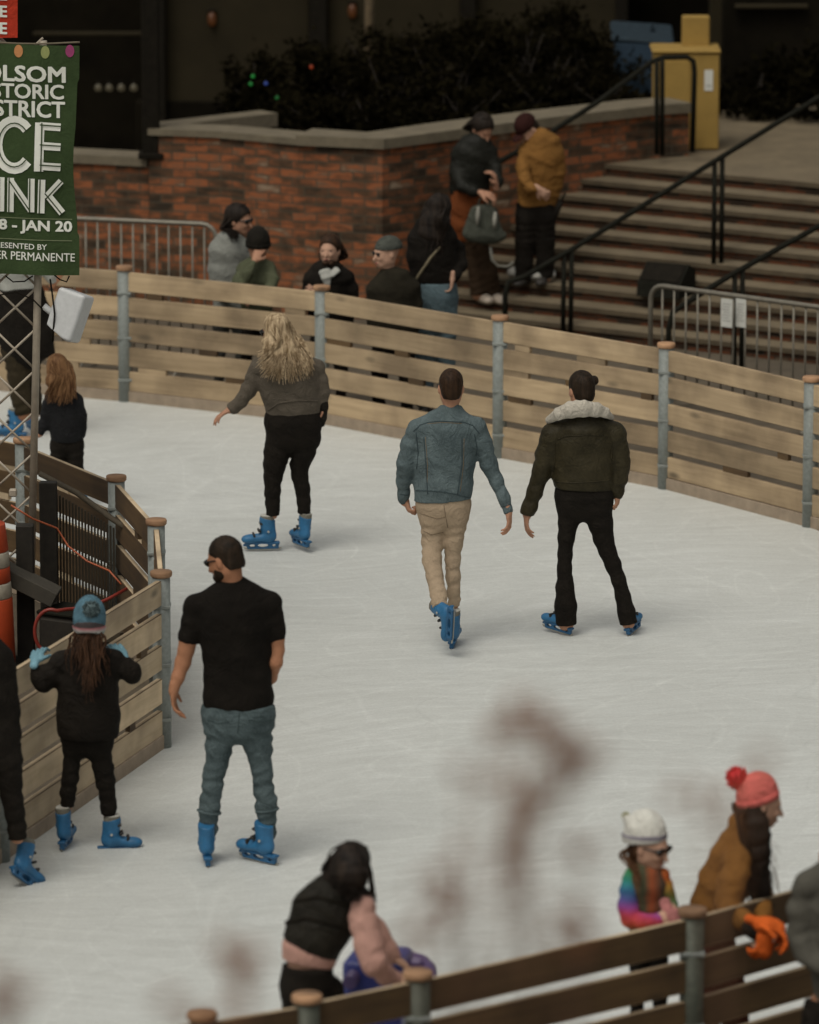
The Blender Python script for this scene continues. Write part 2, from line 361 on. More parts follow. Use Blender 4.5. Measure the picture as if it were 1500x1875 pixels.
# ================================================================ SETTING
M = {}
def ice_mat():
    m, nt, b = newmat('ice'); co = tc(nt, (1, 1, 1))
    n1 = nd(nt, 'ShaderNodeTexNoise', Scale=.35, Detail=4.0, Roughness=.6, Distortion=.5); nt.links.new(co, n1.inputs[0])
    n2 = nd(nt, 'ShaderNodeTexNoise', Scale=14.0, Detail=8.0, Roughness=.75); nt.links.new(co, n2.inputs[0])
    # curved skate scratches: stretched warped noise
    wv = nd(nt, 'ShaderNodeTexNoise', Scale=.18, Detail=2.0); nt.links.new(co, wv.inputs[0])
    va = nd(nt, 'ShaderNodeVectorMath', operation='MULTIPLY_ADD'); va.inputs[1].default_value = (5, 5, 0)
    nt.links.new(wv.outputs['Color'], va.inputs[0]); nt.links.new(co, va.inputs[2])
    mp = nd(nt, 'ShaderNodeMapping'); mp.inputs['Scale'].default_value = (1.6, 6.5, 1); mp.inputs['Rotation'].default_value = (0, 0, R(-28))
    nt.links.new(va.outputs[0], mp.inputs[0])
    n3 = nd(nt, 'ShaderNodeTexNoise', Scale=1.3, Detail=9.0, Roughness=.72); nt.links.new(mp.outputs[0], n3.inputs[0])
    mp4 = nd(nt, 'ShaderNodeMapping'); mp4.inputs['Scale'].default_value = (1.3, 6, 1); mp4.inputs['Rotation'].default_value = (0, 0, R(24))
    nt.links.new(va.outputs[0], mp4.inputs[0])
    n4 = nd(nt, 'ShaderNodeTexNoise', Scale=1.1, Detail=9.0, Roughness=.75); nt.links.new(mp4.outputs[0], n4.inputs[0])
    s1 = nd(nt, 'ShaderNodeMath', operation='ADD'); nt.links.new(n3.outputs[0], s1.inputs[0]); nt.links.new(n4.outputs[0], s1.inputs[1])
    s2 = nd(nt, 'ShaderNodeMath', operation='MULTIPLY_ADD'); s2.inputs[1].default_value = .5; nt.links.new(n2.outputs[0], s2.inputs[0]); nt.links.new(s1.outputs[0], s2.inputs[2])
    s3 = nd(nt, 'ShaderNodeMath', operation='MULTIPLY_ADD'); s3.inputs[1].default_value = .55; nt.links.new(n1.outputs[0], s3.inputs[0]); nt.links.new(s2.outputs[0], s3.inputs[2])
    r = ramp(nt, s3.outputs[0], [(.0, (.5, .5, .45)), (1, (1, 1, 1))])
    mr = nd(nt, 'ShaderNodeMapRange'); mr.inputs[1].default_value = 1.0; mr.inputs[2].default_value = 2.1
    nt.links.new(s3.outputs[0], mr.inputs[0])
    r = ramp(nt, mr.outputs[0], [(.0, (.49, .50, .475)), (.5, (.60, .615, .59)), (1, (.74, .76, .74))])
    # frosty grain and pale crossing blade cuts (contour lines of a warped noise)
    g1 = nd(nt, 'ShaderNodeTexNoise', Scale=55.0, Detail=4.0, Roughness=.8); nt.links.new(co, g1.inputs[0])
    gr = nd(nt, 'ShaderNodeMapRange'); gr.inputs[1].default_value = .3; gr.inputs[2].default_value = .7; gr.inputs[3].default_value = .90; gr.inputs[4].default_value = 1.08; nt.links.new(g1.outputs[0], gr.inputs[0])
    cur = gr.outputs[0]
    for (sc_, det, wd, amp, st) in ((.30, 1.2, .0035, .13, (1, 1, 1)), (.55, 1.5, .006, .10, (1.6, .7, 1)), (.42, 1.0, .004, -.10, (.8, 1.5, 1)), (.9, 2.0, .010, .09, (1, 1.3, 1))):
        mq = nd(nt, 'ShaderNodeMapping'); mq.inputs['Scale'].default_value = st; mq.inputs['Location'].default_value = (sc_ * 31, 7, 0); nt.links.new(co, mq.inputs[0])
        q = nd(nt, 'ShaderNodeTexNoise', Scale=sc_, Detail=det, Roughness=.3); nt.links.new(mq.outputs[0], q.inputs[0])
        ml = nd(nt, 'ShaderNodeMath', operation='MULTIPLY'); ml.inputs[1].default_value = 9.0; nt.links.new(q.outputs[0], ml.inputs[0])
        fr = nd(nt, 'ShaderNodeMath', operation='PINGPONG'); fr.inputs[1].default_value = .5; nt.links.new(ml.outputs[0], fr.inputs[0])
        mr_ = nd(nt, 'ShaderNodeMapRange'); mr_.inputs[1].default_value = 0; mr_.inputs[2].default_value = wd * 9; mr_.inputs[3].default_value = amp; mr_.inputs[4].default_value = 0; nt.links.new(fr.outputs[0], mr_.inputs[0])
        br_ = nd(nt, 'ShaderNodeMath', operation='MULTIPLY'); nt.links.new(mr_.outputs[0], br_.inputs[0]); nt.links.new(n2.outputs[0], br_.inputs[1])
        ad_ = nd(nt, 'ShaderNodeMath', operation='ADD'); nt.links.new(cur, ad_.inputs[0]); nt.links.new(br_.outputs[0], ad_.inputs[1]); cur = ad_.outputs[0]
    sc__ = nd(nt, 'ShaderNodeVectorMath', operation='SCALE'); nt.links.new(r.outputs[0], sc__.inputs[0]); nt.links.new(cur, sc__.inputs['Scale'])
    nt.links.new(sc__.outputs[0], b.inputs['Base Color']); b.inputs['Roughness'].default_value = .5
    b.inputs['Specular IOR Level'].default_value = .3
    bump(nt, b, s2.outputs[0], .15, .01); return m
def brick_mat(name, dark=1.0, rot=0.0):
    m, nt, b = newmat(name); t = nt.nodes.new('ShaderNodeTexCoord'); sp = nt.nodes.new('ShaderNodeSeparateXYZ'); nt.links.new(t.outputs['Object'], sp.inputs[0])
    cb = nt.nodes.new('ShaderNodeCombineXYZ'); nt.links.new(sp.outputs[0], cb.inputs[0]); nt.links.new(sp.outputs[2], cb.inputs[1])
    bt = nd(nt, 'ShaderNodeTexBrick', Scale=1.0); bt.inputs['Brick Width'].default_value = .21; bt.inputs['Row Height'].default_value = .075
    bt.inputs['Mortar Size'].default_value = .006; bt.inputs['Bias'].default_value = 0
    bt.inputs['Color1'].default_value = (0, 0, 0, 1); bt.inputs['Color2'].default_value = (1, 1, 1, 1); bt.inputs['Mortar'].default_value = (.5, .5, .5, 1)
    nt.links.new(cb.outputs[0], bt.inputs[0])
    n1 = nd(nt, 'ShaderNodeTexNoise', Scale=1.6, Detail=6.0, Roughness=.7); nt.links.new(t.outputs['Object'], n1.inputs[0])
    mp = nd(nt, 'ShaderNodeMapping'); mp.inputs['Scale'].default_value = (3.2, 3.2, 11); nt.links.new(t.outputs['Object'], mp.inputs[0])
    n2 = nd(nt, 'ShaderNodeTexNoise', Scale=1.4, Detail=4.0); nt.links.new(mp.outputs[0], n2.inputs[0])
    a = nd(nt, 'ShaderNodeMath', operation='MULTIPLY_ADD'); a.inputs[1].default_value = .40; nt.links.new(bt.outputs[0], a.inputs[0]); nt.links.new(n1.outputs[0], a.inputs[2])
    a2 = nd(nt, 'ShaderNodeMath', operation='ADD'); nt.links.new(a.outputs[0], a2.inputs[0]); nt.links.new(n2.outputs[0], a2.inputs[1])
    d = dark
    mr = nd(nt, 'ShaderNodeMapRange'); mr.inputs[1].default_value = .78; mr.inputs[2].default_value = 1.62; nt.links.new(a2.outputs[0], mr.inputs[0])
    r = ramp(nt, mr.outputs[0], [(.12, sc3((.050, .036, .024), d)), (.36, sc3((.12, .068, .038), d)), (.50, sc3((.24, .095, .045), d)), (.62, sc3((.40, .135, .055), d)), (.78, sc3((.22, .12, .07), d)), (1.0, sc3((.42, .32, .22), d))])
    mk = nd(nt, 'ShaderNodeMix', data_type='RGBA'); nt.links.new(bt.outputs['Fac'], mk.inputs[0]); nt.links.new(r.outputs[0], mk.inputs[6]); mk.inputs[7].default_value = (.10 * d, .08 * d, .055 * d, 1)
    nt.links.new(mk.outputs[2], b.inputs['Base Color']); b.inputs['Roughness'].default_value = .9
    b.inputs['Specular IOR Level'].default_value = .2
    bump(nt, b, bt.outputs['Fac'], -.4, .01); return m
M['ice'] = ice_mat()
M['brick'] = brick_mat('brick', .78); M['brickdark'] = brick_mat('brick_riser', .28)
M['ground'] = plain('plaza_concrete', (.09, .07, .046), .9, var=.3, scale=3)
M['stone'] = plain('coping_stone', (.155, .128, .085), .85, var=.22, scale=6)
M['step'] = plain('step_stone', (.150, .116, .070), .9, var=.22, scale=5)
M['stepfront'] = plain('shaded_slab_edge', (.085, .064, .038), .95, var=.3, scale=5)  # slab fronts painted darker: shade below the lit tread tops put into colour
M['fresh'] = wood('fence_pine', (.435, .33, .21), (.32, .238, .145))
M['outer_shaded'] = wood('fence_outer_face', (.110, .066, .026), (.070, .040, .016))  # darker copy of the pine, shade of the outer side put into its colour
M['pale'] = wood('fence_pale_pine', (.60, .48, .33), (.49, .385, .25))
M['kick'] = plain('kick_board', (.30, .235, .17), .8, var=.2, scale=9)
M['cap'] = wood('post_cap_wood', (.44, .26, .15), (.32, .185, .10))
M['galv'] = plain('galvanised_steel', (.23, .25, .235), .65, .2, var=.18, scale=40)
M['galv_shaded'] = plain('shaded_steel', (.065, .070, .052), .6, .3, var=.3, scale=30)  # darker steel for the near posts, their shadow painted into the base colour
M['iron'] = plain('black_iron', (.012, .0115, .008), .8, 0, var=.3, spec=.1)
M['bar'] = plain('barrier_steel', (.22, .20, .16), .55, .5, var=.2)
M['frame'] = plain('dark_frame', (.011, .009, .006), .8, var=.4, spec=.1)
M['panel'] = plain('olive_wall_panel', (.026, .0205, .0105), .9, var=.25, scale=1.2, spec=.15)  # wall colour darkened in place of the shade under a canopy
M['panel2'] = plain('dark_recess', (.008, .0065, .004), .9, var=.5, scale=2, spec=.05)  # near-black base colour carries the canopy shade as well
# ---- ground and ice
g = MB(); g.add([(-200, -20, 0), (200, -20, 0), (200, 300, 0), (-200, 300, 0)], [(0, 1, 2, 3)]); tag(g.build('ground', M['ground']), kind='structure')
far = [(-520, 690), (-150, 703), (230, 735), (590, 776), (915, 838), (1218, 895), (1483, 965), (1760, 1052), (2040, 1160), (2290, 1275), (2480, 1395)]
FARP = [G(x, y) for x, y in far]
leftcaps = [(-330, 742), (-130, 768), (42, 803), (213, 872), (286, 952), (295, 1047), (-4, 1232), (-330, 1432)]
LEFTP = [G(x, y, 1.09) for x, y in leftcaps]
for p in LEFTP: p.z = 0
nearcaps = [(-240, 1935), (170, 1893), (370, 1855), (562, 1823), (765, 1780), (1268, 1665), (1700, 1548), (2130, 1430), (2480, 1345)]
NEARP = [G(x, y, 1.09) for x, y in nearcaps]
for p in NEARP: p.z = 0
def ice_poly():
    mb = MB(); z = .004
    pts = [Vector((-14, FARP[0].y, 0))] + FARP[1:] + NEARP[::-1] + [Vector((-14, NEARP[0].y, 0))]
    left = LEFTP[::-1]
    pts += [Vector((-14, LEFTP[-1].y - .6, 0))] + left + [Vector((-14, LEFTP[0].y, 0))]
    mb.add([(p.x, p.y, z) for p in pts], [tuple(range(len(pts)))[::-1]])
    o = mb.build('ice', M['ice']); tag(o, kind='structure'); return o
ice_poly()
# ---- rink fences
def fence(label, P, nb, outer_sign, mats, group, post_r=.055, gaps=None, pm='galv', posts=None, boards_z=None):
    root = empty('rink_fence', P[0], label, 'fence', group)
    rnd = random.Random(len(P) * 13 + int(P[0].x * 10))
    for i, p in enumerate(P):
        if posts is None or i in posts:
            mb = MB(); mb.cyl((p.x, p.y, 0), post_r, 1.06, 20); po = mb.build('post', M[pm], root)
            mb = MB(); mb.lathe((p.x, p.y, 1.06), [(0, 0), (post_r + .006, 0), (post_r + .012, .008), (post_r + .012, .030), (post_r + .008, .036), (0, .036)], 24)
            mb.build('cap', M['cap'], po)
            for zz in (.18, .52, .88):
                mb = MB(); mb.box((p.x, p.y, zz), (post_r * 2 + .004, post_r * 2 + .004, .022), bev=.004); mb.build('bracket', M['galv'], po)
    for i in range(len(P) - 1):
        a, b = P[i], P[i + 1]; d = (b - a); L = d.length; d.normalize(); nrm = Vector((-d.y, d.x, 0)) * outer_sign
        Mx = frame(d); zt = 1.045
        for k in range(nb):
            z1 = zt - k * .2 + rnd.uniform(-.004, .004); h = .155
            off = -nrm * 0.0
            c = (a + b) / 2 + Vector((0, 0, z1 - h / 2)) + off
            Lb = L - post_r * 1.6
            # each board: rink face of fresh pine, outer face darkened, its shade put into the colour
            me_in = MB(); me_in.box((0, 0, 0), (Lb, .036, h), bev=.004)
            o = me_in.build('board', mats[0], None, (0, 0, 0)); o.parent = root
            tilt = rnd.uniform(-.004, .004)
            o.location = c - parent_loc(root); o.rotation_euler = (frame(d + Vector((0, 0, tilt)))).to_euler()
            o.data.materials.append(mats[1]); inn = Vector(o.rotation_euler.to_matrix() @ Vector((0, 1, 0))); s = 1 if inn.dot(nrm) > 0 else -1
            for f in o.data.polygons:
                if f.normal.y * s > .5: f.material_index = 1
            # spacer blocks between boards
            if k < nb - 1:
                for t in (rnd.uniform(.1, .28), rnd.uniform(.42, .58), rnd.uniform(.74, .9)):
                    if gaps and rnd.random() < gaps:
                        sp = MB(); ln = rnd.uniform(.10, .34); q = a + d * (L * t)
                        sp.box((0, 0, 0), (ln, .03, .0465)); o2 = sp.build('spacer', mats[1] if rnd.random() < .5 else mats[0], None, (0, 0, 0)); o2.parent = root
                        o2.location = q + Vector((0, 0, z1 - h - .0225)) - parent_loc(root); o2.rotation_euler = Mx.to_euler()
        c = (a + b) / 2 + Vector((0, 0, .045)) - nrm * .012
        kb = MB(); kb.box((0, 0, 0), (L - .02, .03, .09), bev=.004); o = kb.build('kick_board', M['kick'], None, (0, 0, 0)); o.parent = root
        o.location = c - parent_loc(root); o.rotation_euler = Mx.to_euler()
    return root
fence('long curved pine board fence with grey steel posts on the far side of the rink', FARP, 5, 1, (M['fresh'], M['outer_shaded']), None, gaps=.4)
fence('board fence wrapping round the speaker tower island at the left of the rink', LEFTP, 5, -1, (M['pale'], M['outer_shaded']), None, gaps=.35, posts=[0, 1, 2, 3, 4, 5, 6, 7])
fence('dark brown board fence closest to the camera along the bottom edge', NEARP, 5, -1, (M['pale'], M['outer_shaded']), None, post_r=.058, gaps=.0, pm='galv_shaded')
# ---- brick planter wall
zw = 1.58
def Wp(x, Z):  # plan point from photo column and distance
    s = FPX / (Z * math.cos(TH) + (CAMH - zw) * math.sin(TH)); return Vector(((x - 750) / s, Z, 0))
def Yz(x, y, z): return G(x, y, z)
wall_top = [(272, 228), (400, 233), (545, 246), (700, 253), (860, 232), (1000, 214), (1190, 192), (1262, 187)]
WP = [G(x, y, zw) for x, y in wall_top]
wall = empty('planter_wall', (WP[0].x, WP[0].y, 0), 'curved brick planter wall with pale stone coping beside the stairs', 'wall')
def ribbon(P, z0, z1, thick, overhang=0.0):
    """wall strip following a plan path, thickness going away from the camera"""
    mb = MB(); n = len(P); N = []
    for i in range(n):
        t = (P[min(i + 1, n - 1)] - P[max(i - 1, 0)]); t.z = 0; t.normalize(); N.append(Vector((-t.y, t.x, 0)))
    fr = [P[i] - N[i] * overhang for i in range(n)]; bk = [P[i] + N[i] * (thick + overhang) for i in range(n)]
    for i in range(n - 1):
        a, b, c, d = fr[i], fr[i + 1], bk[i + 1], bk[i]
        lo = [Vector((p.x, p.y, z0)) for p in (a, b, c, d)]; hi = [Vector((p.x, p.y, z1)) for p in (a, b, c, d)]
        F = [(0, 1, 5, 4), (2, 3, 7, 6), (4, 5, 6, 7), (3, 2, 1, 0)]
        if i == 0: F.append((3, 0, 4, 7))
        if i == n - 2: F.append((1, 2, 6, 5))
        mb.add(lo + hi, F)
    return mb
ribbon(WP, 0, zw - .09, .34).build('brickwork', M['brick'], wall)
ribbon(WP[:3], zw - .088, zw - .03, .34, .03).build('coping', M['stone'], wall)
ribbon(WP[2:], zw - .088, zw, .36, .05).build('coping', M['stone'], wall)
ret = MB(); a, b = G(300, 226, zw - .04), G(492, 204, zw - .04)
dd = (b - a).normalized(); ret.box(((a + b) / 2).to_tuple()[:2] + (zw - .10,), ((b - a).length, .25, .12), frame(dd)); ret.build('coping', M['stone'], wall)
# lower wall at the left
LW = [G(x, y, 1.28) for x, y in [(-260, 268), (40, 276), (272, 288)]]
lw = empty('low_brick_wall', (LW[0].x, LW[0].y, 0), 'lower brick wall with a ledge behind the green banner', 'wall')
ribbon(LW, 0, 1.2, .3).build('brickwork', M['brick'], lw); ribbon(LW, 1.202, 1.28, .3, .04).build('coping', M['stone'], lw)
# ---- stairs
ANG = R(33); su = Vector((math.cos(ANG), -math.sin(ANG), 0)); sv = Vector((math.sin(ANG), math.cos(ANG), 0))
RISE, RUN = .11, .27
s0 = G(1150, 606, RISE)
def nose(i, t): return Vector((s0.x, s0.y, 0)) + sv * (RUN * i) + su * t
stairs = empty('stone_stairs', (s0.x, s0.y, 0), 'wide stone stairs with brick risers climbing up to the plaza', 'stairs')
NST = 10
for i in range(NST):
    a, b = nose(i, -4.2 if i < NST - 1 else -3.0), nose(i, 4.5); z = RISE * (i + 1)
    dep = RUN + .06
    q = [a, b, b + sv * dep, a + sv * dep]
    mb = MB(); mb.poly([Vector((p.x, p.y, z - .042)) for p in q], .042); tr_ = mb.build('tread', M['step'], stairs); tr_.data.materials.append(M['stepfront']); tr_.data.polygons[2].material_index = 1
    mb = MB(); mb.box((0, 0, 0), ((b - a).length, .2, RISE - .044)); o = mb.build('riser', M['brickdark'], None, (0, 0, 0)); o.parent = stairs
    o.location = (a + b) / 2 + sv * .118 + Vector((0, 0, z - .044 - (RISE - .044) / 2)) - parent_loc(stairs); o.rotation_euler = frame(su).to_euler()
mb = MB(); a, b = nose(NST, -1.9), nose(NST, 12)
top = RISE * NST
a2, b2 = nose(NST, -2.6), nose(NST, 14)
mb.poly([Vector((p.x, p.y, top - .05)) for p in (a2 - sv * .0, b2, b2 + sv * 40, a2 + sv * 40)], .046); tag(mb.build('upper_plaza', M['step']), kind='structure')
def on_steps(x, y):
    for i in range(NST, -1, -1):
        z = RISE * i; p = G(x, y, z); k = (p - Vector((s0.x, s0.y, p.z))).dot(sv) / RUN + 1
        if k >= i and k < i + 1: return p
        if k >= i + 1:
            p = G(x, y, z + RISE); k = (p - Vector((s0.x, s0.y, p.z))).dot(sv) / RUN + 1; return p + sv * ((i + 1.3 - k) * RUN)
    return G(x, y, 0)
# ---- handrails
def YF(p):
    Y2 = p.y * 1.021 - 1.62; return CAMP + (p - CAMP) * (Y2 / p.y)
def rail(label, pts, posts, r=.024, group='black stair handrails'):
    root = empty('handrail', (pts[0].x, pts[0].y, 0), label, 'handrail', group)
    MB().tube(pts, r, 10).build('rail', M['iron'], root)
    for (a, b) in posts: MB().tube([a, b], r * .9, 8).build('post', M['iron'], root)
    return root
def rp(x, y, Z): return V(x, y, Z)
Zb = s0.y
def on(x, y, z): return G(x, y, z)
ya_, yb_ = on_steps(1035, 610).y, on_steps(1310, 486).y
def q1_(x, y): return V(x, y, ya_ + (yb_ - ya_) * (x - 1035) / 275)
def post_(q, x, y0, y1): return (q(x, y0), q(x - 2, y1))
rail('long black handrail running up the middle of the stairs', [q1_(*p) for p in ((925, 600), (925, 540), (931, 516), (960, 507), (1040, 461), (1110, 418), (1200, 362), (1330, 282), (1500, 178), (1600, 118))],
     [post_(q1_, 1033, 466, 612), post_(q1_, 1047, 458, 614), post_(q1_, 1309, 296, 486), post_(q1_, 1323, 287, 484)])
yc_ = on_steps(1350, 690).y
def q2_(x, y): return V(x, y, yc_ + (yb_ - ya_) * (x - 1350) / 275)
rail('black handrail on the right that starts behind the crowd barrier', [q2_(*p) for p in ((1222, 690), (1225, 600), (1232, 572), (1255, 556), (1300, 527), (1345, 500), (1420, 458), (1500, 414), (1620, 345))],
     [post_(q2_, 1346, 500, 695), post_(q2_, 1360, 492, 693), post_(q2_, 1630, 340, 560)])
r3 = [V(905, 302, 51.1), V(1000, 247, 51.4), V(1090, 190, 51.9), V(1195, 112, 52.4), V(1215, 105, 52.45), V(1258, 104, 52.5), V(1270, 112, 52.5), V(1272, 130, 52.5), V(1268, 278, 52.5)]
r3 = [YF(p) for p in r3]
rail('black handrail along the planter wall ending in a loop by the yellow bin', r3,
     [(YF(V(1203, 112, 52.35)), YF(V(1203, 282, 52.35))), (YF(V(1213, 108, 52.4)), YF(V(1213, 284, 52.4)))])
# ---- crowd barriers
def barrier(label, x0, y0, x1, y1, Z0, Z1, h, nb, group='steel crowd barriers'):
    a = V(x0, y0, Z0); b = V(x1, y1, Z1); zt = (a.z + b.z) / 2
    root = empty('crowd_barrier', (a.x, a.y, 0), label, 'barrier', group)
    a.z = b.z = zt; d = (b - a).normalized(); L = (b - a).length; rr = .12
    pts = [Vector((a.x, a.y, .12)), Vector((a.x, a.y, zt - rr))]
    for k in range(1, 5): an = math.pi / 2 * k / 5; pts.append(a + d * (rr * (1 - math.cos(an))) + Vector((0, 0, -rr + rr * math.sin(an))))
    pts.append(a + d * rr)
    pts.append(b - d * rr)
    for k in range(1, 5): an = math.pi / 2 * k / 5; pts.append(b - d * (rr * (1 - math.sin(an))) + Vector((0, 0, -rr + rr * math.cos(an))))
    pts += [Vector((b.x, b.y, zt - rr)), Vector((b.x, b.y, .12)), Vector((a.x, a.y, .12))]
    MB().tube(pts, .02, 10).build('frame', M['bar'], root)
    for k in range(1, nb + 1):
        p = a + d * (L * k / (nb + 1)); MB().tube([Vector((p.x, p.y, .12)), Vector((p.x, p.y, zt))], .0085, 6).build('bar', M['bar'], root)
    for p in (a + d * .3, b - d * .3):
        n = Vector((-d.y, d.x, 0)) * .28; MB().tube([p * 1 + n - Vector((0, 0, zt)), Vector((p.x, p.y, .1)), p - n - Vector((0, 0, zt))], .014, 6).build('foot', M['bar'], root)
    return root, a, d
barrier('steel crowd barrier in front of the brick wall beside the banner', 92, 392, 396, 417, 47.8, 47.4, 1.1, 13)
rb, ra, rd_ = barrier('steel crowd barrier with two white notices at the foot of the stairs', 1192, 523, 1566, 569, 46.2, 44.9, 1.1, 16)
paper = plain('white_paper', (.62, .62, .57), .8, var=.05)
ink = plain('grey_ink', (.28, .27, .25), .8, var=.1)
for (x, wd) in ((1331, 25), (1357, 23)):
    p = V(x, 573, 45.6); nt_ = empty('paper_notice', p, 'left white paper notice fixed to the crowd barrier' if x == 1331 else 'right white paper notice fixed to the crowd barrier', 'notice', 'paper notices on the barrier')
    Mx = frame(rd_); hw = wd / PXM(46.25) / 2
    mb = MB(); mb.box((0, 0, 0), (hw * 2, .004, .225), Mx); o = mb.build('sheet', paper, None, (0, 0, 0)); o.parent = nt_
    mb = MB()
    for k in range(7): mb.box(Mx @ Vector((-.006 * (k % 3), -.003, .07 - k * .022)), (hw * (1.4 - .2 * (k % 2)), .001, .005), Mx)
    o = mb.build('print', ink, None, (0, 0, 0)); o.parent = nt_
# ================================================================ BUILDING BEHIND THE PLAZA
def wallbox(root, name, x0, x1, Z, z0, z1, dep, mat):
    """upright block between two photo columns at distance Z"""
    a = V(x0, 100, Z).x; b = V(x1, 100, Z).x
    mb = MB(); mb.box(((a + b) / 2, Z + dep / 2, (z0 + z1) / 2), (b - a, dep, z1 - z0), bev=.01); return mb.build(name, mat, root)
ZB = 58.5
bld = empty('building', (0, ZB, 0), 'dark building front with olive wall panels and black pillars behind the planter', 'building')
wallbox(bld, 'wall', -400, 1700, ZB + 1.2, 0, 7, .3, M['panel2'])
for (x0, x1) in ((303, 566), (599, 843), (872, 1128)): wallbox(bld, 'wall_panel', x0, x1, ZB, 0, 6, .2, M['panel'])
for (x0, x1, z) in ((262, 303, 1), (566, 599, 1), (843, 872, 1), (1128, 1150, 1)): wallbox(bld, 'pillar', x0, x1, ZB - .15, 0, 6.2, .3, M['frame'])
wallbox(bld, 'pillar', 1300, 1326, ZB - .1, 0, 6.2, .3, M['panel'])
wallbox(bld, 'side_wall', 1324, 1900, 55.9, 0, 7, .3, M['panel2'])
sh = wallbox(bld, 'shelf', 1345, 1480, 55.78, 2.02, 2.06, .1, M['panel'])
wallbox(bld, 'beam', 1150, 1300, ZB - .1, 3.02, 3.12, .2, M['panel'])
def vbox(root, name, x0, x1, yb, yt, Z, dep, mat, bev=.012):
    a = V(x0, yb, Z); b = V(x1, yt, Z); mb = MB(); mb.box(((a.x + b.x) / 2, Z + dep / 2, (a.z + b.z) / 2), (b.x - a.x, dep, b.z - a.z), bev=bev); return mb.build(name, mat, root)
vbox(bld, 'base_wall', 250, 560, 320, 186, ZB - .06, .2, M['panel2'])
vbox(bld, 'beam', 60, 262, 66, 59, ZB, .1, M['panel'])
# black post in front of the low wall
bp = V(276, 285, 50.9); pst = empty('black_post', (bp.x, bp.y, 1.28), 'square black post standing at the left end of the planter wall', 'post')
mb = MB(); mb.box((bp.x, bp.y + .1, 2.7), (.15, .15, 2.84), bev=.008); mb.build('shaft', M['frame'], pst)
mb = MB(); mb.box((bp.x, bp.y + .1, 1.31), (.22, .22, .05), bev=.008); mb.build('base', M['frame'], pst)
wl = emit('warm_lamp_glass', (.8, .26, .06), .03)
for i, (x, y) in enumerate(((388, 35), (645, 20))):
    p = V(x, y, ZB - .03); L = empty('wall_lamp', p, 'dim amber wall lamp on the %s olive panel of the building' % ('left' if i == 0 else 'middle'), 'lamp', 'amber wall lamps')
    mb = MB(); mb.lathe((p.x, p.y, p.z - .07), [(0, 0), (.03, .01), (.042, .05), (.042, .10), (.028, .135), (0, .14)], 16); mb.build('glass', wl, L)
    mb = MB(); mb.box((p.x, p.y + .005, p.z + .085), (.09, .04, .03), bev=.005); mb.build('cap', M['frame'], L)
# items glimpsed in the left recess
wl2 = emit('pale_lamp_glass', (.75, .62, .36), .035)
for i, x in enumerate((180, 200, 222, 245)):
    p = V(x, 160, 56.5); L = empty('string_bulb', p, ('left end', 'second', 'third', 'right end')[i] + ' pale bulb of the row in the dark recess beside the banner', 'light bulb', 'pale bulbs in the dark recess')
    mb = MB(); mb.lathe((p.x, p.y, p.z - .04), [(0, 0), (.03, .01), (.038, .04), (.02, .07), (.014, .075)], 12); mb.build('glass', wl2, L)
    mb = MB(); mb.cyl((p.x, p.y, p.z + .034), .015, .03, 8); mb.build('socket', M['frame'], L)
# ---- timber post in the planter
tp = V(672, 108, 55.6); mb = MB(); mb.tube([(tp.x, tp.y, .8), (tp.x + .05, tp.y, 3.4)], .045, 8)
o = mb.build('wooden_stake', plain('stake', (.12, .085, .045), .9, var=.3)); tag(o, 'slim wooden stake standing in the dark shrubs', 'stake')
# ---- shrubs
leaf = plain('shrub_leaf', (.0095, .008, .004), 1, var=.6, scale=4, bs=0, spec=0)
leaf2 = plain('shrub_leaf_dark', (.007, .006, .003), 1, var=.6, scale=4, bs=0, spec=0)
twigm = plain('twig_bark', (.018, .013, .009), 1, var=.3)
def leafmesh(name, c, r, n, size, mat, parent, seed, floor=None, squash=(1, 1, 1)):
    g_ = np.random.default_rng(seed); m = max(6, n // 90)
    cl = g_.normal(size=(m, 3)); cl /= np.linalg.norm(cl, axis=1)[:, None]; cl *= g_.uniform(.25, .95, (m, 1)) ** .6
    k = g_.integers(0, m, n); p = cl[k] + g_.normal(size=(n, 3)) * .17
    p = p * np.array(r) + np.array(c)
    if floor is not None: p = p[p[:, 2] > floor]
    n = len(p); a = g_.normal(size=(n, 3)); a /= np.linalg.norm(a, axis=1)[:, None]; b = g_.normal(size=(n, 3)); b -= a * (a * b).sum(1)[:, None]; b /= np.linalg.norm(b, axis=1)[:, None]
    s = size * g_.uniform(.6, 1.4, (n, 1)); v = np.stack([p - a * s, p + b * s * .45, p + a * s, p - b * s * .45], 1).reshape(-1, 3)
    q = np.arange(n * 4).reshape(n, 4); o0 = np.array(parent_loc(parent))
    me = mesh_np(name, v - o0, q, False); me.materials.append(mat); return link(bpy.data.objects.new(name, me), parent)
def shrub(x, y, Z, rx, rz, n, label, seed, mat=leaf):
    p = V(x, y, Z); r = empty('shrub', (p.x, p.y, 1.3), label, 'shrub', 'dark shrubs in the planter')
    leafmesh('foliage', p, (rx, .55, rz), n, .036, mat, r, seed, 1.2)
    mb = MB(); rr = random.Random(seed)
    for k in range(7):
        a = Vector((p.x + rr.uniform(-.1, .1), p.y + rr.uniform(-.1, .1), 1.2)); b = Vector((p.x + rr.uniform(-rx, rx) * .7, p.y + rr.uniform(-.4, .4), p.z + rr.uniform(0, rz) * .8))
        mb.tube([a, (a + b) / 2 + Vector((rr.uniform(-.05, .05), 0, .05)), b], [.014, .01, .004], 6)
    mb.build('stem', twigm, r); return r
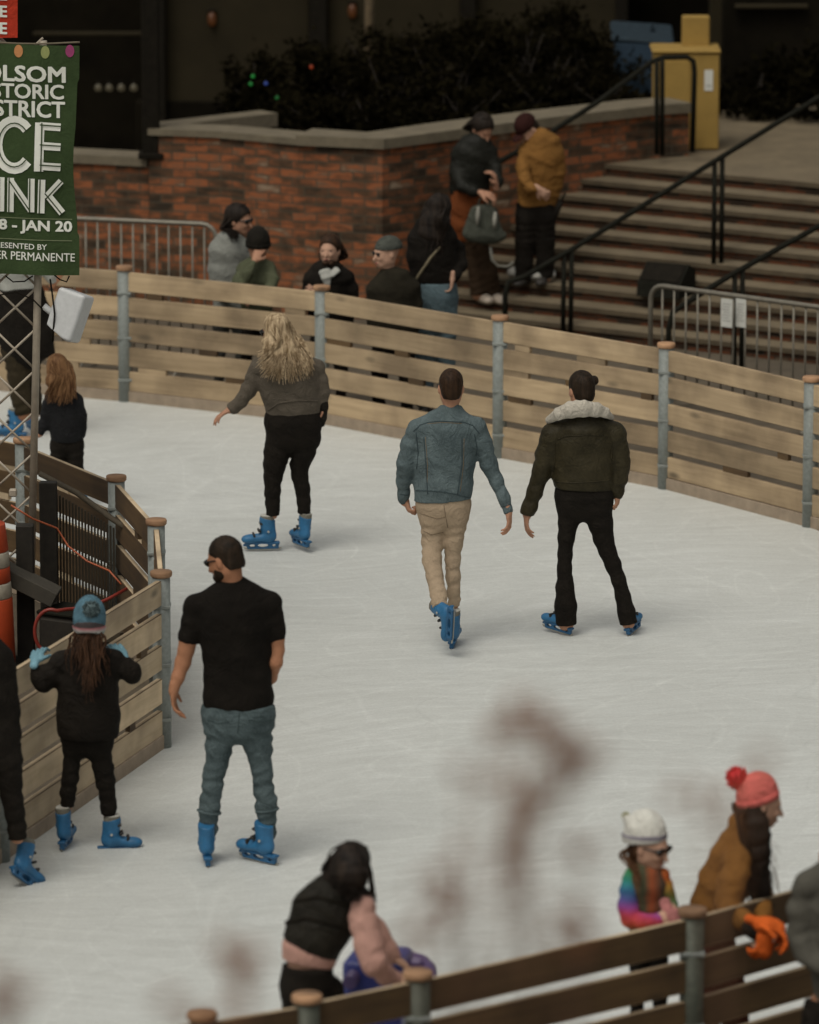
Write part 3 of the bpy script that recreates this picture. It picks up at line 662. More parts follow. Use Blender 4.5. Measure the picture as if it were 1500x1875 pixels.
sp = [(470, 165, 53.6, .34, .34), (540, 160, 53.4, .42, .40), (630, 165, 53.2, .48, .42), (725, 165, 53.0, .55, .50), (820, 150, 53.4, .55, .48),
      (915, 140, 53.6, .58, .50), (1005, 135, 53.9, .58, .50), (1090, 140, 54.2, .52, .42), (700, 130, 54.6, .6, .4), (860, 105, 55.0, .62, .42), (1010, 100, 55.3, .6, .42), (590, 205, 52.6, .5, .2), (700, 215, 52.2, .6, .2), (850, 195, 52.6, .6, .25), (980, 178, 53.1, .6, .25), (1100, 175, 53.5, .45, .22)]
nm = ['small shrub at the left tip of the planter strung with coloured lights', 'shrub left of centre in the planter with a blue and green light', 'shrub below the narrow black pillar with a red light', 'bushy shrub in the middle of the planter above the bend of the coping',
      'shrub behind the head of the leather jacket woman to her left', 'tall shrub directly above the leather jacket woman', 'shrub above the man in the tan jacket', 'shrub just left of the blue bin',
      'taller back row shrub in front of the wooden stake', 'taller back row shrub in the middle of the planter', 'taller back row shrub below the right pillar',
      'low front shrub at the kink of the coping', 'low front shrub behind the lowest dip of the coping', 'low front shrub left of the leather jacket woman', 'low front shrub between the two standing adults', 'low front shrub beside the blue bin foot']
for i, (x, y, Z, rx, rz) in enumerate(sp): shrub(x, y, Z, rx, rz, 1700, nm[i], 100 + i, leaf if i % 2 else leaf2)
for i, (x, y, Z, rx, rz) in enumerate(((1385, 195, 55.1, .5, .55), (1475, 195, 54.9, .55, .58), (1560, 195, 54.8, .5, .55))):
    p = V(x, y, Z); r = empty('hedge_bush', (p.x, p.y, 1.1), ('dark bush on the upper plaza nearest the yellow bin', 'dark bush on the upper plaza near the right edge', 'dark bush on the upper plaza cut by the right edge')[i], 'bush', 'dark bushes on the upper plaza')
    leafmesh('foliage', p, (rx, .5, rz), 1900, .045, leaf2, r, 300 + i, 1.12)
    mb = MB(); mb.tube([(p.x, p.y, 1.1), (p.x + .05, p.y, 1.5), (p.x - .03, p.y, p.z)], [.03, .02, .01], 7); mb.build('stem', twigm, r)
soil = ribbon([p + Vector((0, .33, 0)) for p in WP], 1.1, 1.32, 3.0); tag(soil.build('planter_soil', plain('soil', (.02, .014, .008), 1, var=.4, spec=0)), kind='structure')
for (x, y, c, nme) in ((463, 139, (.05, .8, .12), 'upper green'), (459, 153, (.05, .7, .12), 'lower left green'), (487, 152, (.12, .22, .9), 'blue'), (570, 122, (.95, .12, .03), 'red'), (507, 178, (.05, .45, .10), 'dim lone green')):
    p = V(x, y, 52.6); L = empty('christmas_light', p, nme + ' christmas light glowing in the planter shrubs', 'fairy light', 'coloured lights in the shrubs')
    mb = MB(); mb.lathe((p.x, p.y, p.z - .02), [(0, 0), (.014, .006), (.018, .02), (.01, .036)], 10); mb.build('bulb', emit('bulb_' + nme.replace(' ', '_'), c, .15), L)
    mb = MB(); mb.cyl((p.x, p.y, p.z + .014), .008, .02, 8); mb.build('socket', M['frame'], L)
# ---- yellow bin and blue bin
vbox_ = None
yel = plain('yellow_paint', (.31, .195, .045), .85, var=.12, scale=5, bs=.05)
Zy = 52.75; y0 = V(1258, 275, Zy)
yb = empty('yellow_bin', (y0.x, Zy, y0.z), 'tall yellow bin with a narrower raised back at the top of the stairs', 'bin')
vbox(yb, 'body', 1197, 1318, 274, 98, Zy, .5, yel); vbox(yb, 'lid', 1194, 1321, 98, 92, Zy - .02, .54, yel); vbox(yb, 'raised_back', 1249, 1300, 92, 30, Zy + .3, .14, yel)
vbox(yb, 'door', 1204, 1264, 262, 112, Zy - .012, .012, yel, .004)
st = vbox(yb, 'label_sheet', 1290, 1306, 166, 128, Zy - .006, .006, paper, 0)
vbox(st, 'print', 1293, 1303, 158, 156, Zy - .009, .002, ink, 0)
blu = plain('blue_paint', (.014, .034, .058), .8, var=.15, scale=5, bs=.05); blul = plain('blue_lid', (.020, .032, .042), .8, var=.3, spec=.2)
bb = empty('blue_bin', (V(1178, 170, 54).x, 54.0, 1.1), 'dark blue bin with a slanted flat lid behind the planter', 'bin')
vbox(bb, 'body', 1127, 1226, 172, 78, 54.0, .5, blu)
p = V(1178, 68, 54); mb = MB(); mb.box((p.x, 54.3, p.z), (.58, .62, .05), Matrix.Rotation(R(4), 3, 'Y') @ Matrix.Rotation(R(8), 3, 'X'), bev=.02); mb.build('lid', blul, bb)
p = V(1195, 52, 54.3); mb = MB(); mb.lathe((p.x, p.y, p.z - .04), [(0, 0), (.025, 0), (.02, .05), (.01, .09), (0, .1)], 12); mb.build('lid_knob', blul, bb)
# ---- dark floor monitor on the stairs
p = on_steps(1190, 548); mon = empty('stage_monitor', p, 'black wedge shaped loudspeaker lying on the stairs', 'loudspeaker')
def monitor():
    a = R(-28); Mx = rotz(a); mb = MB(); w_ = .20; P = []
    prof = [(-.16, 0), (.17, 0), (.17, .20), (.04, .27), (-.14, .12)]
    for s in (-w_, w_): P += [Vector(p) + Mx @ Vector((s, y, z)) for (y, z) in prof]
    n = 5; mb.add(P, [tuple(range(n))[::-1], tuple(range(n, 2 * n))] + [(i, (i + 1) % n, n + (i + 1) % n, n + i) for i in range(n)])
    mb.build('cabinet', M['iron'], mon)
    c = Vector(p) + Mx @ Vector((0, -.055, .20)); mb = MB(); mb.box(c, (.36, .20, .012), Mx @ Matrix.Rotation(R(40), 3, 'X'), bev=.004); mb.build('grille', M['frame'], mon)
monitor()
# ---- white bag on the step
whitecloth = fabric('white_plastic_bag', (.42, .41, .37), .25)
for (x, y, rx, nme) in ((975, 521, .115, 'crumpled white bag lying on the step beside the tan jacket man'), (935, 514, .07, 'small white bag lying left of the bigger white bag on the step')):
    p = on_steps(x, y); zb = p.z
    o = sdf_obj('white_bag', [([ell((p.x, p.y, zb + .06), (rx, .09, .05)), ell((p.x + rx * .5, p.y, zb + .08), (rx * .5, .06, .045)), ell((p.x - rx * .6, p.y + .02, zb + .05), (rx * .45, .06, .035))], [((0, 0, zb + .002), (0, 0, -1))])], .008, whitecloth, None, (p.x, p.y, zb), noise=(.006, 30, 2)); o.location = (p.x, p.y, zb)
    tag(o, nme, 'bag', 'white bags on the steps')
# ================================================================ ISLAND: TRUSS, BANNER, SPEAKER, RAILING, BARREL
ZT = 37.2
truss_m = plain('truss_aluminium', (.40, .345, .27), .55, .2, var=.2, scale=12)
a0, a1 = V(79, 60, ZT), V(57, 1060, ZT); b0, b1 = V(1, 60, ZT), V(-24, 1045, ZT)
tr = empty('truss_tower', (a1.x, ZT, a1.z), 'grey aluminium lattice truss tower carrying the green banner', 'truss tower')
dz = .30
cs = [(a0, a1, 0), (b0, b1, 0), (V(79, 60, ZT + dz), V(57, 1050, ZT + dz), 1), (V(1, 60, ZT + dz), V(-24, 1035, ZT + dz), 1)]
for (t_, b_, k) in cs: MB().tube([t_ + Vector((0, 0, -.05)), b_], .0245, 12).build('chord', truss_m, tr)
def lerp(a, b, t): return a + (b - a) * t
ya = [515, 570, 645, 722, 800, 872, 945, 1020]
def xs(side, y): return V(lerp(79, 57, (y - 60) / 1000) if side else lerp(1, -24, (y - 60) / 1000), y, ZT)
for k in range(-6, 7):
    y = 525 + k * 76
    if y > 1040: break
    for (sa, sb) in ((0, 1), (1, 0)):
        MB().tube([xs(sa, y), xs(sb, min(y + 76 * 1.0, 1060))], .008, 8).build('brace', truss_m, tr)
for k in range(0, 0):
    y = 525 + k * 76
    if y > 960: break
    p = xs(1, y); q = xs(1, y + 76) + Vector((.02, dz, 0)); MB().tube([p, q], .008, 8).build('brace', truss_m, tr)
    p = xs(0, y) + Vector((.02, dz, 0)); q = xs(1, y + 50) + Vector((.02, dz, 0)); MB().tube([p, q], .007, 8).build('brace', truss_m, tr)
p = V(24, 902, ZT - .03); mb = MB(); mb.box(p, (.05, .05, .05), bev=.008); mb.build('clamp', truss_m, tr)
# plank beam and black post under the tower
dkw = plain('grey_plank', (.055, .048, .036), .85, var=.35, scale=6); blk = plain('black_timber', (.018, .014, .009), .8, var=.4)
pA, pB = V(-60, 1012, ZT - .2), V(104, 1094, ZT - .25); d = (pB - pA).normalized()
bm = empty('support_beam', (pB.x, pB.y, 0), 'grey plank beam on a black post under the truss tower', 'beam')
mb = MB(); mb.box((pA + pB) / 2, ((pB - pA).length, .22, .10), frame(d), bev=.006); mb.build('plank', dkw, bm)
p = V(47, 1090, ZT - .1); mb = MB(); mb.box((p.x, p.y, .45), (.11, .11, .9), bev=.005); mb.build('post', blk, bm)
p = V(-40, 1040, ZT - .1); mb = MB(); mb.box((p.x, p.y, .5), (.11, .11, 1.0), bev=.005); mb.build('post', blk, bm)
# ---- green banner
ZN = ZT - .10
grn = fabric('green_banner_cloth', (.046, .072, .029), .22, big=3, fine=60, bs=.2)
wht = plain('banner_white_print', (.84, .85, .77), .8, var=.06, bs=0)
pxw = 1 / PXM(ZN, 2)  # metres per px
bx1, by0, by1 = 145, 82, 503
ban = empty('banner', V(72, by0, ZN), 'green ice rink banner with white lettering hanging on the truss', 'banner')
cen = V(0, 300, ZN)
def bsurf(x, y):
    """point on the banner face (photo column,row), gently rippled, slightly trapezoid"""
    p = V(x, y, ZN); rp_ = .012 * math.sin((x + 40) / 23.0) * (0.4 + (y - by0) / 600) + .008 * math.sin(y / 31.0 + x / 60)
    return p + Vector((0, rp_, 0))
def clothgrid(name, x0, x1f, y0, y1, mat, parent, nx=40, ny=60, th=.003):
    v = []; f = []
    for j in range(ny + 1):
        y = lerp(y0, y1, j / ny); xr = x1f(y)
        for i in range(nx + 1): v.append(bsurf(lerp(x0, xr, i / nx), y + (1.5 * math.sin(i / 5) if j in (0, ny) else 0)))
    n = len(v); v += [p + Vector((0, th, 0)) for p in v]; W = nx + 1
    for j in range(ny):
        for i in range(nx): a = j * W + i; f.append((a, a + W, a + W + 1, a + 1)); f.append((n + a, n + a + 1, n + a + W + 1, n + a + W))
    mb = MB(); mb.add(v, f, True); return mb.build(name, mat, parent)
def xr(y): return 145 + 2.5 * math.sin(y / 60) - (5 if 150 < y < 430 else 2) - (6 if 230 < y < 400 else 0) * math.sin((y - 230) / 170 * math.pi) * .6
clothgrid('cloth', -190, xr, by0, by1, grn, ban)
MB().tube([V(x, 78 + 2 * math.sin(x / 40), ZN + .01) for x in range(-190, 148, 12)], .006, 8).build('top_pole', M['stone'], ban)
def on_banner(pts2, y_off=-.004): return [bsurf(x, y) + Vector((0, y_off, 0)) for (x, y) in pts2]
def text(txt, xr_, yb, hpx, wpx, parent, mat, bold=.02, shear=0.0):
    cu = bpy.data.curves.new('t', 'FONT'); cu.body = txt; cu.size = 1; cu.align_x = 'RIGHT'; cu.offset = 0; cu.resolution_u = 3
    o = bpy.data.objects.new('t', cu); COL.objects.link(o); dg = bpy.context.evaluated_depsgraph_get(); me = bpy.data.meshes.new_from_object(o.evaluated_get(dg))
    vs = np.zeros(len(me.vertices) * 3); me.vertices.foreach_get('co', vs); vs = vs.reshape(-1, 3)
    fs = [tuple(p.vertices) for p in me.polygons]; bpy.data.objects.remove(o)
    x0, x1, y0, y1 = vs[:, 0].min(), vs[:, 0].max(), vs[:, 1].min(), vs[:, 1].max()
    if wpx is None: kx = hpx / (y1 - y0)
    else: kx = wpx / (x1 - x0)
    ky = hpx / (y1 - y0); P = []
    for (x, y, _) in vs:
        X = xr_ + (x - x1) * kx; Yp = yb - (y - y0) * ky + .035 * (X - xr_); P.append(bsurf(X, Yp) + Vector((0, -.004, 0)))
    mb = MB(); mb.add(P, fs); e = bold * kx
    for i_, (ex, ey) in enumerate(((1, 0), (-1, 0), (.7, .7), (-.7, -.7), (.7, -.7), (-.7, .7))):
        P2 = [p + Vector((ex * e * .7 / PXM(ZN, 2), -.0003 * (i_ + 1), ey * e * .7 / PXM(ZN, 2))) for p in P]; mb.add(P2, fs)
    return mb.build('lettering', mat, parent)
text('FOLSOM', 119, 151, 28, 172, ban, wht, .045)
text('HISTORIC', 116, 182, 26, 166, ban, wht, .04)
text('DISTRICT', 118, 216, 29, 166, ban, wht, .04)
text('NOV 8 - JAN 20', 131, 430, 24, 208, ban, wht, .05)
text('PRESENTED BY', 86, 457, 10, 102, ban, wht, .015)
text('KAISER PERMANENTE', 137, 479, 15, 182, ban, wht, .012)
def stroke(pts, w_, mb, off=-.004, shift=0.0):
    """thick polyline in photo pixels on the banner"""
    pts = [Vector((x, y)) for x, y in pts]; n = len(pts); L = []; Rr = []
    for i, p in enumerate(pts):
        d0 = (pts[i] - pts[max(i - 1, 0)]); d1 = (pts[min(i + 1, n - 1)] - pts[i]); d = ((d0.normalized() if d0.length else d1.normalized()) + (d1.normalized() if d1.length else d0.normalized())).normalized()
        nn = Vector((-d.y, d.x)); k = 1 / max(.5, nn.dot(Vector((-(d1 if d1.length else d0).normalized().y, (d1 if d1.length else d0).normalized().x))))
        L.append(p + nn * (shift + w_ / 2) * k); Rr.append(p + nn * (shift - w_ / 2) * k)
    for i in range(n - 1):
        m_ = max(1, int((pts[i + 1] - pts[i]).length / 8))
        for j in range(m_):
            t0, t1 = j / m_, (j + 1) / m_; q = [lerp(L[i], L[i + 1], t0), lerp(L[i], L[i + 1], t1), lerp(Rr[i], Rr[i + 1], t1), lerp(Rr[i], Rr[i + 1], t0)]
            mb.add([bsurf(a.x, a.y) + Vector((0, off, 0)) for a in q], [(0, 1, 2, 3)])
big = MB(); inl = MB(); kk = [0]
def S(pts, w_, sh=None):
    kk[0] += 1; stroke(pts, w_, big, -.004 - .0004 * kk[0])
    if sh is not None: stroke(pts, 2.2, inl, -.0125, sh)
arc = lambda cx, cy, rx, ry, a0, a1, n=18: [(cx + rx * math.cos(R(a0 + (a1 - a0) * i / n)), cy - ry * math.sin(R(a0 + (a1 - a0) * i / n))) for i in range(n + 1)]
# ICE
S([(-46, 218), (-48, 314)], 22, 4); S(arc(26, 265, 32, 43, 42, 318), 20, -3)
S([(73, 224), (71, 313)], 17, -4)
for y in (230, 266, 303): S([(73, y), (111, y + 3)], 14, -2)
# RINK
S([(-54, 322), (-55, 386)], 13, 3); S(arc(-40, 340, 15, 14, 90, -90), 12, 2); S([(-40, 354), (-20, 386)], 13, 2)
S([(2, 324), (1, 387)], 13, 3); S([(20, 325), (19, 388)], 12, 3); S([(18, 328), (57, 385)], 12, 2); S([(58, 326), (57, 388)], 12, 3)
S([(77, 328), (75, 390)], 13, 3); S([(112, 331), (83, 362)], 12, -2); S([(84, 352), (114, 390)], 13, 2)
big.build('lettering', wht, ban); inl.build('inline_stripe', grn, ban)
ln = MB()
for (y, w_) in ((398, 1.8), (437, 1.8)): stroke([(-180, y - 4), (0, y), (132, y + 4)], w_, ln)
ln.build('rule_line', plain('banner_pale_green', (.16, .19, .10), .8, bs=0), ban)
for (x, y, c) in ((34, 93, (.55, .24, .09)), (83, 95, (.30, .33, .12)), (128, 93, (.34, .05, .16)), (-15, 92, (.20, .28, .40)), (-62, 93, (.5, .1, .06))):
    mb = MB(); mb.add([bsurf(x + 8.5 * math.cos(t * math.pi / 10) * .95, y + 11.5 * math.sin(t * math.pi / 10)) + Vector((0, -.004, 0)) for t in range(20)], [tuple(range(20))])
    lb = mb.build('printed_bulb', plain('bulb_print', c, .8, bs=0), ban)
# red banner above
red = fabric('red_banner_cloth', (.46, .045, .022), .2)
rbn = empty('banner', V(0, 70, ZN), 'small red banner with white letters above the green banner', 'banner')
clothgrid('cloth', -190, lambda y: 32, -60, 70, red, rbn, 20, 20)
for (y, t) in ((62, 'E'), (31, 'E'), (0, 'E')): text(t, 12, y, 20, None, rbn, wht, .05)
# ---- white loudspeaker on the truss
spk = empty('loudspeaker', V(128, 575, ZT - .05), 'white outdoor loudspeaker clamped to the truss below the banner', 'loudspeaker')
wsp = plain('white_speaker_shell', (.55, .56, .56), .5, var=.08, scale=30, bs=.05); c = V(127, 577, ZT - .05)
Ms = rotz(R(-20)) @ Matrix.Rotation(R(16), 3, 'Y') @ Matrix.Rotation(R(-12), 3, 'X')
Msn = np.array(Ms)
s_ = .00345
sdf_obj('shell', [([sbox(c, (.075, .075, .135), Msn, .022, .02), ell(np.array(c) + Msn @ np.array((-.04, 0, -.0)), (.085, .07, .12), Msn, .05)], [((np.array(c) + Msn @ np.array((.0, 0, -.135))), Msn @ np.array((-.35, 0, -.9)))])], .006, wsp, spk, parent_loc(spk))
MB().tube([V(80, 560, ZT), V(92, 570, ZT), V(104, 578, ZT - .02)], .022, 10).build('bracket', wsp, spk)
cab = MB(); cab.tube([V(92, 512, ZT + .05), V(96, 540, ZT - .1), V(100, 575, ZT - .14), V(98, 600, ZT - .14), V(97, 625, ZT - .1)], .006, 6)
o = cab.build('black_cable', M['frame']); tag(o, 'black cable hanging beside the white loudspeaker', 'cable')
cab = MB()
for (q) in ([(10, 505), (24, 516), (45, 515), (60, 505)], [(95, 500), (110, 512), (122, 516), (127, 505)], [(0, 540), (30, 535), (60, 548), (78, 566)]): cab.tube([V(x, y, ZT - .05) for x, y in q], .005, 6)
o = cab.build('black_cable', M['frame']); tag(o, 'loose loops of black cable hanging just under the green banner', 'cable')
# ---- dark baluster railing beside the fence
dkr = plain('dark_railing', (.034, .025, .013), .75, var=.4, scale=8); drk = plain('dark_rail_top', (.065, .05, .03), .8, var=.3)
Zr = 37.9
rl = empty('baluster_railing', V(150, 1100, Zr), 'dark timber railing with thin balusters inside the left fence', 'railing')
def RP(x, y, Z): return V(x, y, Z)
ra0, ra1 = V(74, 868, 38.0), V(268, 990, 37.3)
q1 = V(140, 902, 37.8); q2 = V(205, 950, 37.5)
MB().tube([ra0, q1, q2, ra1], .021, 6).build('top_rail', drk, rl)
for k in range(20):
    t = k / 19; x = lerp(98, 208, t); yt = lerp(892, 958, t); p = V(x, yt, lerp(37.85, 37.5, t)); mb = MB(); mb.box((p.x, p.y, p.z - .53), (.013, .013, 1.0)); mb.build('baluster', dkr, rl)
for (x, yt, w_) in ((88, 882, .115), (222, 965, .05)):
    p = V(x, yt, 37.7); mb = MB(); mb.box((p.x, p.y, p.z - .55), (w_, .08, 1.1), bev=.005); mb.build('post', blk, rl)
a, b = V(98, 1150, 37.85), V(225, 1168, 37.4); mb = MB(); mb.box((a + b) / 2, ((b - a).length, .05, .07), frame(b - a)); mb.build('bottom_rail', drk, rl)
# dark equipment case in the island
cs_ = empty('equipment_case', G(110, 1262, 0), 'black equipment case in the shadows behind the left fence', 'case')
p = G(128, 1225, 0); mb = MB(); mb.box((p.x, p.y, .2), (.30, .3, .34), rotz(R(-30)), bev=.03); mb.build('case_body', blk, cs_)
mb = MB(); mb.box((p.x, p.y, .385), (.31, .31, .03), rotz(R(-30)), bev=.01); mb.build('case_lid', M['iron'], cs_)
# ---- orange drum with white bands
org = plain('orange_plastic', (.45, .060, .016), .5, var=.15, scale=7, bs=.03); wb = plain('drum_white_band', (.42, .38, .30), .6, var=.2)
pb = G(-22, 1232, 0); Zd = pb.y
dr = empty('traffic_drum', (pb.x, pb.y, 0), 'orange traffic drum with white bands behind the truss', 'traffic drum')
hs = [0, .05, .13, .48, .66, .78, .92, .98, 1.0, .35]
def ring(z0, z1, r0, r1, mat, nm_):
    mb = MB(); mb.lathe((pb.x, pb.y, 0), [(0, z0), (r0, z0), (r0 + .004, z0 + .008), (r1 + .004, z1 - .008), (r1, z1), (0, z1)], 28); mb.build(nm_, mat, dr)
ring(0, .06, .30, .29, M['frame'], 'base'); ring(.06, .50, .175, .16, org, 'body'); ring(.50, .60, .158, .152, wb, 'white_band'); ring(.60, .70, .15, .146, org, 'body')
ring(.70, .80, .145, .14, wb, 'white_band'); ring(.80, .98, .138, .12, org, 'body'); 
MB().tube([Vector((pb.x - .02 + .06 * math.cos(R(a)), pb.y, .97 + .10 * math.sin(R(a)))) for a in range(0, 181, 20)], .016, 8).build('handle', org, dr)
# ---- cables and hoses
redc = plain('red_hose_rubber', (.22, .028, .018), .45, var=.15); orc = plain('orange_cord', (.36, .085, .03), .5, var=.1)
o = MB().tube([V(20, 925, 37.0), V(60, 950, 37.0), V(104, 967, 37.3), V(125, 1000, 37.2), V(160, 1028, 37.2), V(200, 1045, 37.0), V(222, 1070, 36.9)], .0065, 7).build('orange_cord', orc); tag(o, 'thin orange cord draped across the dark railing', 'cord')
cl = []
for k in range(14): a = R(70 + k * 14); cl.append(V(93 + 31 * math.cos(a) + k * .2, 1157 - 41 * math.sin(a), 36.55 + .002 * k))
o = MB().tube([V(232, 1078, 36.9), V(200, 1096, 36.8), V(165, 1112, 36.7), V(120, 1116, 36.6)] + cl + [V(110, 1204, 36.5)], .012, 8).build('red_hose', redc); tag(o, 'looped dark red hose behind the girl in the blue hat', 'hose')
# ================================================================ BARE TWIGS CLOSE TO THE LENS
seed = plain('dried_seed_head', (.26, .115, .055), 1.0, var=.4, spec=0); stem = plain('dried_stem', (.24, .13, .075), .95, var=.3)
ZQ = 8.8
blobs = [(905, 1345, 12), (935, 1332, 16), (975, 1328, 16), (1015, 1345, 13), (1040, 1380, 18), (1052, 1412, 17), (1030, 1440, 13), (985, 1450, 11), (962, 1468, 18), (955, 1495, 16), (942, 1530, 15), (930, 1560, 13), (915, 1588, 14), (880, 1425, 8), (845, 1415, 7),
         (1066, 1562, 15), (806, 1608, 15), (812, 1640, 15), (826, 1672, 13), (440, 1780, 18), (446, 1812, 15), (432, 1755, 9), (1050, 1668, 14), (1075, 1700, 14), (1010, 1705, 12), (950, 1620, 9), (760, 1700, 8),
         (1330, 1470, 12), (1285, 1448, 9), (1395, 1385, 7), (1230, 1460, 8), (-8, 1800, 18), (5, 1860, 18), (350, 1870, 14), (740, 1720, 9)]
r9 = random.Random(9); blobs0 = list(blobs)
blobs += [(x + r9.uniform(-55, 55), y + r9.uniform(-50, 50), r * r9.uniform(.4, .8)) for (x, y, r) in blobs0 for _ in range(2)]
tw = empty('dried_plant', (V(700, 1900, ZQ).x, ZQ, 0), 'blurred dried plant with brown seed heads close in front of the camera', 'plant')
root_p = Vector((.02, ZQ, 0))
crown = V(800, 2300, ZQ)
mb = MB(); mb.tube([root_p, Vector((.03, ZQ, 3)), crown], [.03, .022, .010], 8); mb.build('main_stem', stem, tw)
rr = random.Random(3)
grp = [([0, 1, 2, 3, 4, 5, 6], (985, 1900)), ([7, 8, 9, 10, 11, 12], (900, 1900)), ([13, 14], (860, 1900)), ([15], (1050, 1900)), ([16, 17, 18], (840, 1900)), ([19, 20, 21], (450, 1950)), ([22, 23, 24], (1040, 1900)), ([25, 26, 34], (800, 1900)), ([27, 28], (1330, 1950)), ([29, 30], (1300, 1950)), ([31, 32], (0, 1980)), ([33], (380, 1980))]
for ids, (bx, by) in grp:
    base = V(bx, by, ZQ + rr.uniform(-.1, .1)); mb = MB()
    mb.tube([crown, lerp(crown, base, .6) + Vector((0, .03, 0)), base], [.008, .005, .004], 6)
    last = base
    for i in ids:
        x, y, r = blobs[i]; p = V(x, y, ZQ + rr.uniform(-.15, .15)); mb.tube([last, lerp(last, p, .5) + Vector((rr.uniform(-.004, .004), 0, .004)), p], [.003, .0026, .002], 5)
        if i % 3 == 2: last = lerp(base, p, .7)
    mb.build('stem', stem, tw)
for (x, y, r) in blobs:
    p = V(x, y, ZQ + rr.uniform(-.15, .15)); mb = MB(); rm = r / PXM(ZQ, 6.6) * 2.1
    for k in range(32):
        d = Vector((rr.gauss(0, 1), rr.gauss(0, 1), rr.gauss(0, 1))).normalized() * rm * rr.uniform(.3, 1.15)
        mb.tube([p, p + d * .6, p + d], [.002, .0036, .001], 4)
    mb.build('seed_head', seed, tw)
# ================================================================ PEOPLE
SK = fabric('skin', (.42, .225, .145), .10, .6, 9, 60, .1); SK2 = fabric('skin_tan', (.36, .17, .095), .12, .6, 9, 60, .1); SK3 = fabric('skin_pale', (.50, .30, .21), .10, .6, 9, 60, .1)
DARKG = plain('dark_lens', (.008, .008, .008), .2, var=.1, bs=0)
blue_p = plain('skate_blue_plastic', (.020, .125, .265), .5, var=.22, scale=14, bs=.08)
blue_d = plain('skate_holder_blue', (.016, .095, .21), .45, var=.2, scale=14, bs=.08)
liner_m = bands('skate_liner', [(0, (.15, .14, .11)), (.48, (.17, .16, .13)), (.52, (.50, .49, .44)), (1, (.55, .54, .50))], 2, 12.0, -.80, .02)
steel = plain('blade_steel', (.40, .38, .33), .35, .8, var=.1)
black_p = plain('black_buckle', (.015, .014, .012), .5, var=.2)
def skate_meshes():
    D = {}
    def mk(nm, groups, vox, mat, noise=None):
        v, q = sculpt(groups, vox, noise); me = mesh_np(nm, v, q); me.materials.append(mat); D[nm] = me
    mk('ice_skate', [([cone((-.012, 0, .075), (-.015, 0, .0), .050, .046, (0, 1, 0), 1.18, .03), ell((-.03, 0, -.06), (.055, .040, .048), k=.03), cone((-.01, 0, -.062), (.105, 0, -.076), .042, .040, (0, 1, 0), .85, .03),
                       ell((.135, 0, -.078), (.052, .046, .034), k=.02), ell((-.02, .040, -.01), (.022, .010, .022), k=.008), ell((-.02, -.040, -.01), (.022, .010, .022), k=.008),
                       cone((-.055, 0, .06), (-.065, 0, -.04), .020, .018, (0, 1, 0), .7, .02)], [((0, 0, -.104), (0, 0, -1)), ((0, 0, .088), (-.25, 0, 1))])], .0055, blue_p)
    mk('liner', [([cone((-.014, 0, .12), (-.014, 0, .05), .050, .046, (0, 1, 0), 1.12, .02)], [((0, 0, .112), (-.1, 0, 1))])], .006, liner_m, (.0015, 60, 1))
    mk('blade_holder', [([sbox((.02, 0, -.127), (.115, .008, .022), rd=.008), sbox((.02, 0, -.108), (.125, .022, .003), rd=.005), cone((.135, 0, -.115), (.165, 0, -.125), .016, .010, (0, 1, 0), 1, .02),
                          ell((.02, 0, -.128), (.040, .06, .015), k=.004, sub=True), ell((.103, 0, -.129), (.022, .06, .011), k=.004, sub=True), ell((-.065, 0, -.129), (.013, .06, .010), k=.004, sub=True)], [])], .0045, blue_d)
    mb = MB(); n = 9; prof = [(-.125, -.150), (-.11, -.164), (.0, -.168), (.12, -.166), (.165, -.155), (.175, -.14), (.16, -.142), (.0, -.148), (-.11, -.146)]
    P = [Vector((x, s, z)) for s in (-.002, .002) for (x, z) in prof]
    mb.add(P, [tuple(range(n))[::-1], tuple(range(n, 2 * n))] + [(i, (i + 1) % n, n + (i + 1) % n, n + i) for i in range(n)])
    me = bpy.data.meshes.new('blade'); me.from_pydata([tuple(p) for p in mb.v], [], mb.f); me.materials.append(steel); D['blade'] = me
    for i, (x, z, wd, an) in enumerate(((.034, .045, .034, 75), (.048, -.012, .036, 55), (.090, -.044, .036, 25))):
        v, q = sculpt([([sbox((x, 0, z), (.011, wd, .0045), np.array(Matrix.Rotation(R(-an + 90) * -1, 3, 'Y')), .004)], [])], .0045)
        me = mesh_np('buckle', v, q); me.materials.append(black_p); D['buckle%d' % i] = me
    mb = MB()
    mb.tube([(-.018, -.054, -.012), (-.018, .054, -.012)], .0085, 10); me = bpy.data.meshes.new('rivet'); me.from_pydata([tuple(p) for p in mb.v], [], mb.f); me.materials.append(plain('rivet_metal', (.45, .43, .38), .5, bs=0)); D['rivet'] = me
    return D
SKM = skate_meshes()
NOSEDIR = Vector((0, -1, 0))
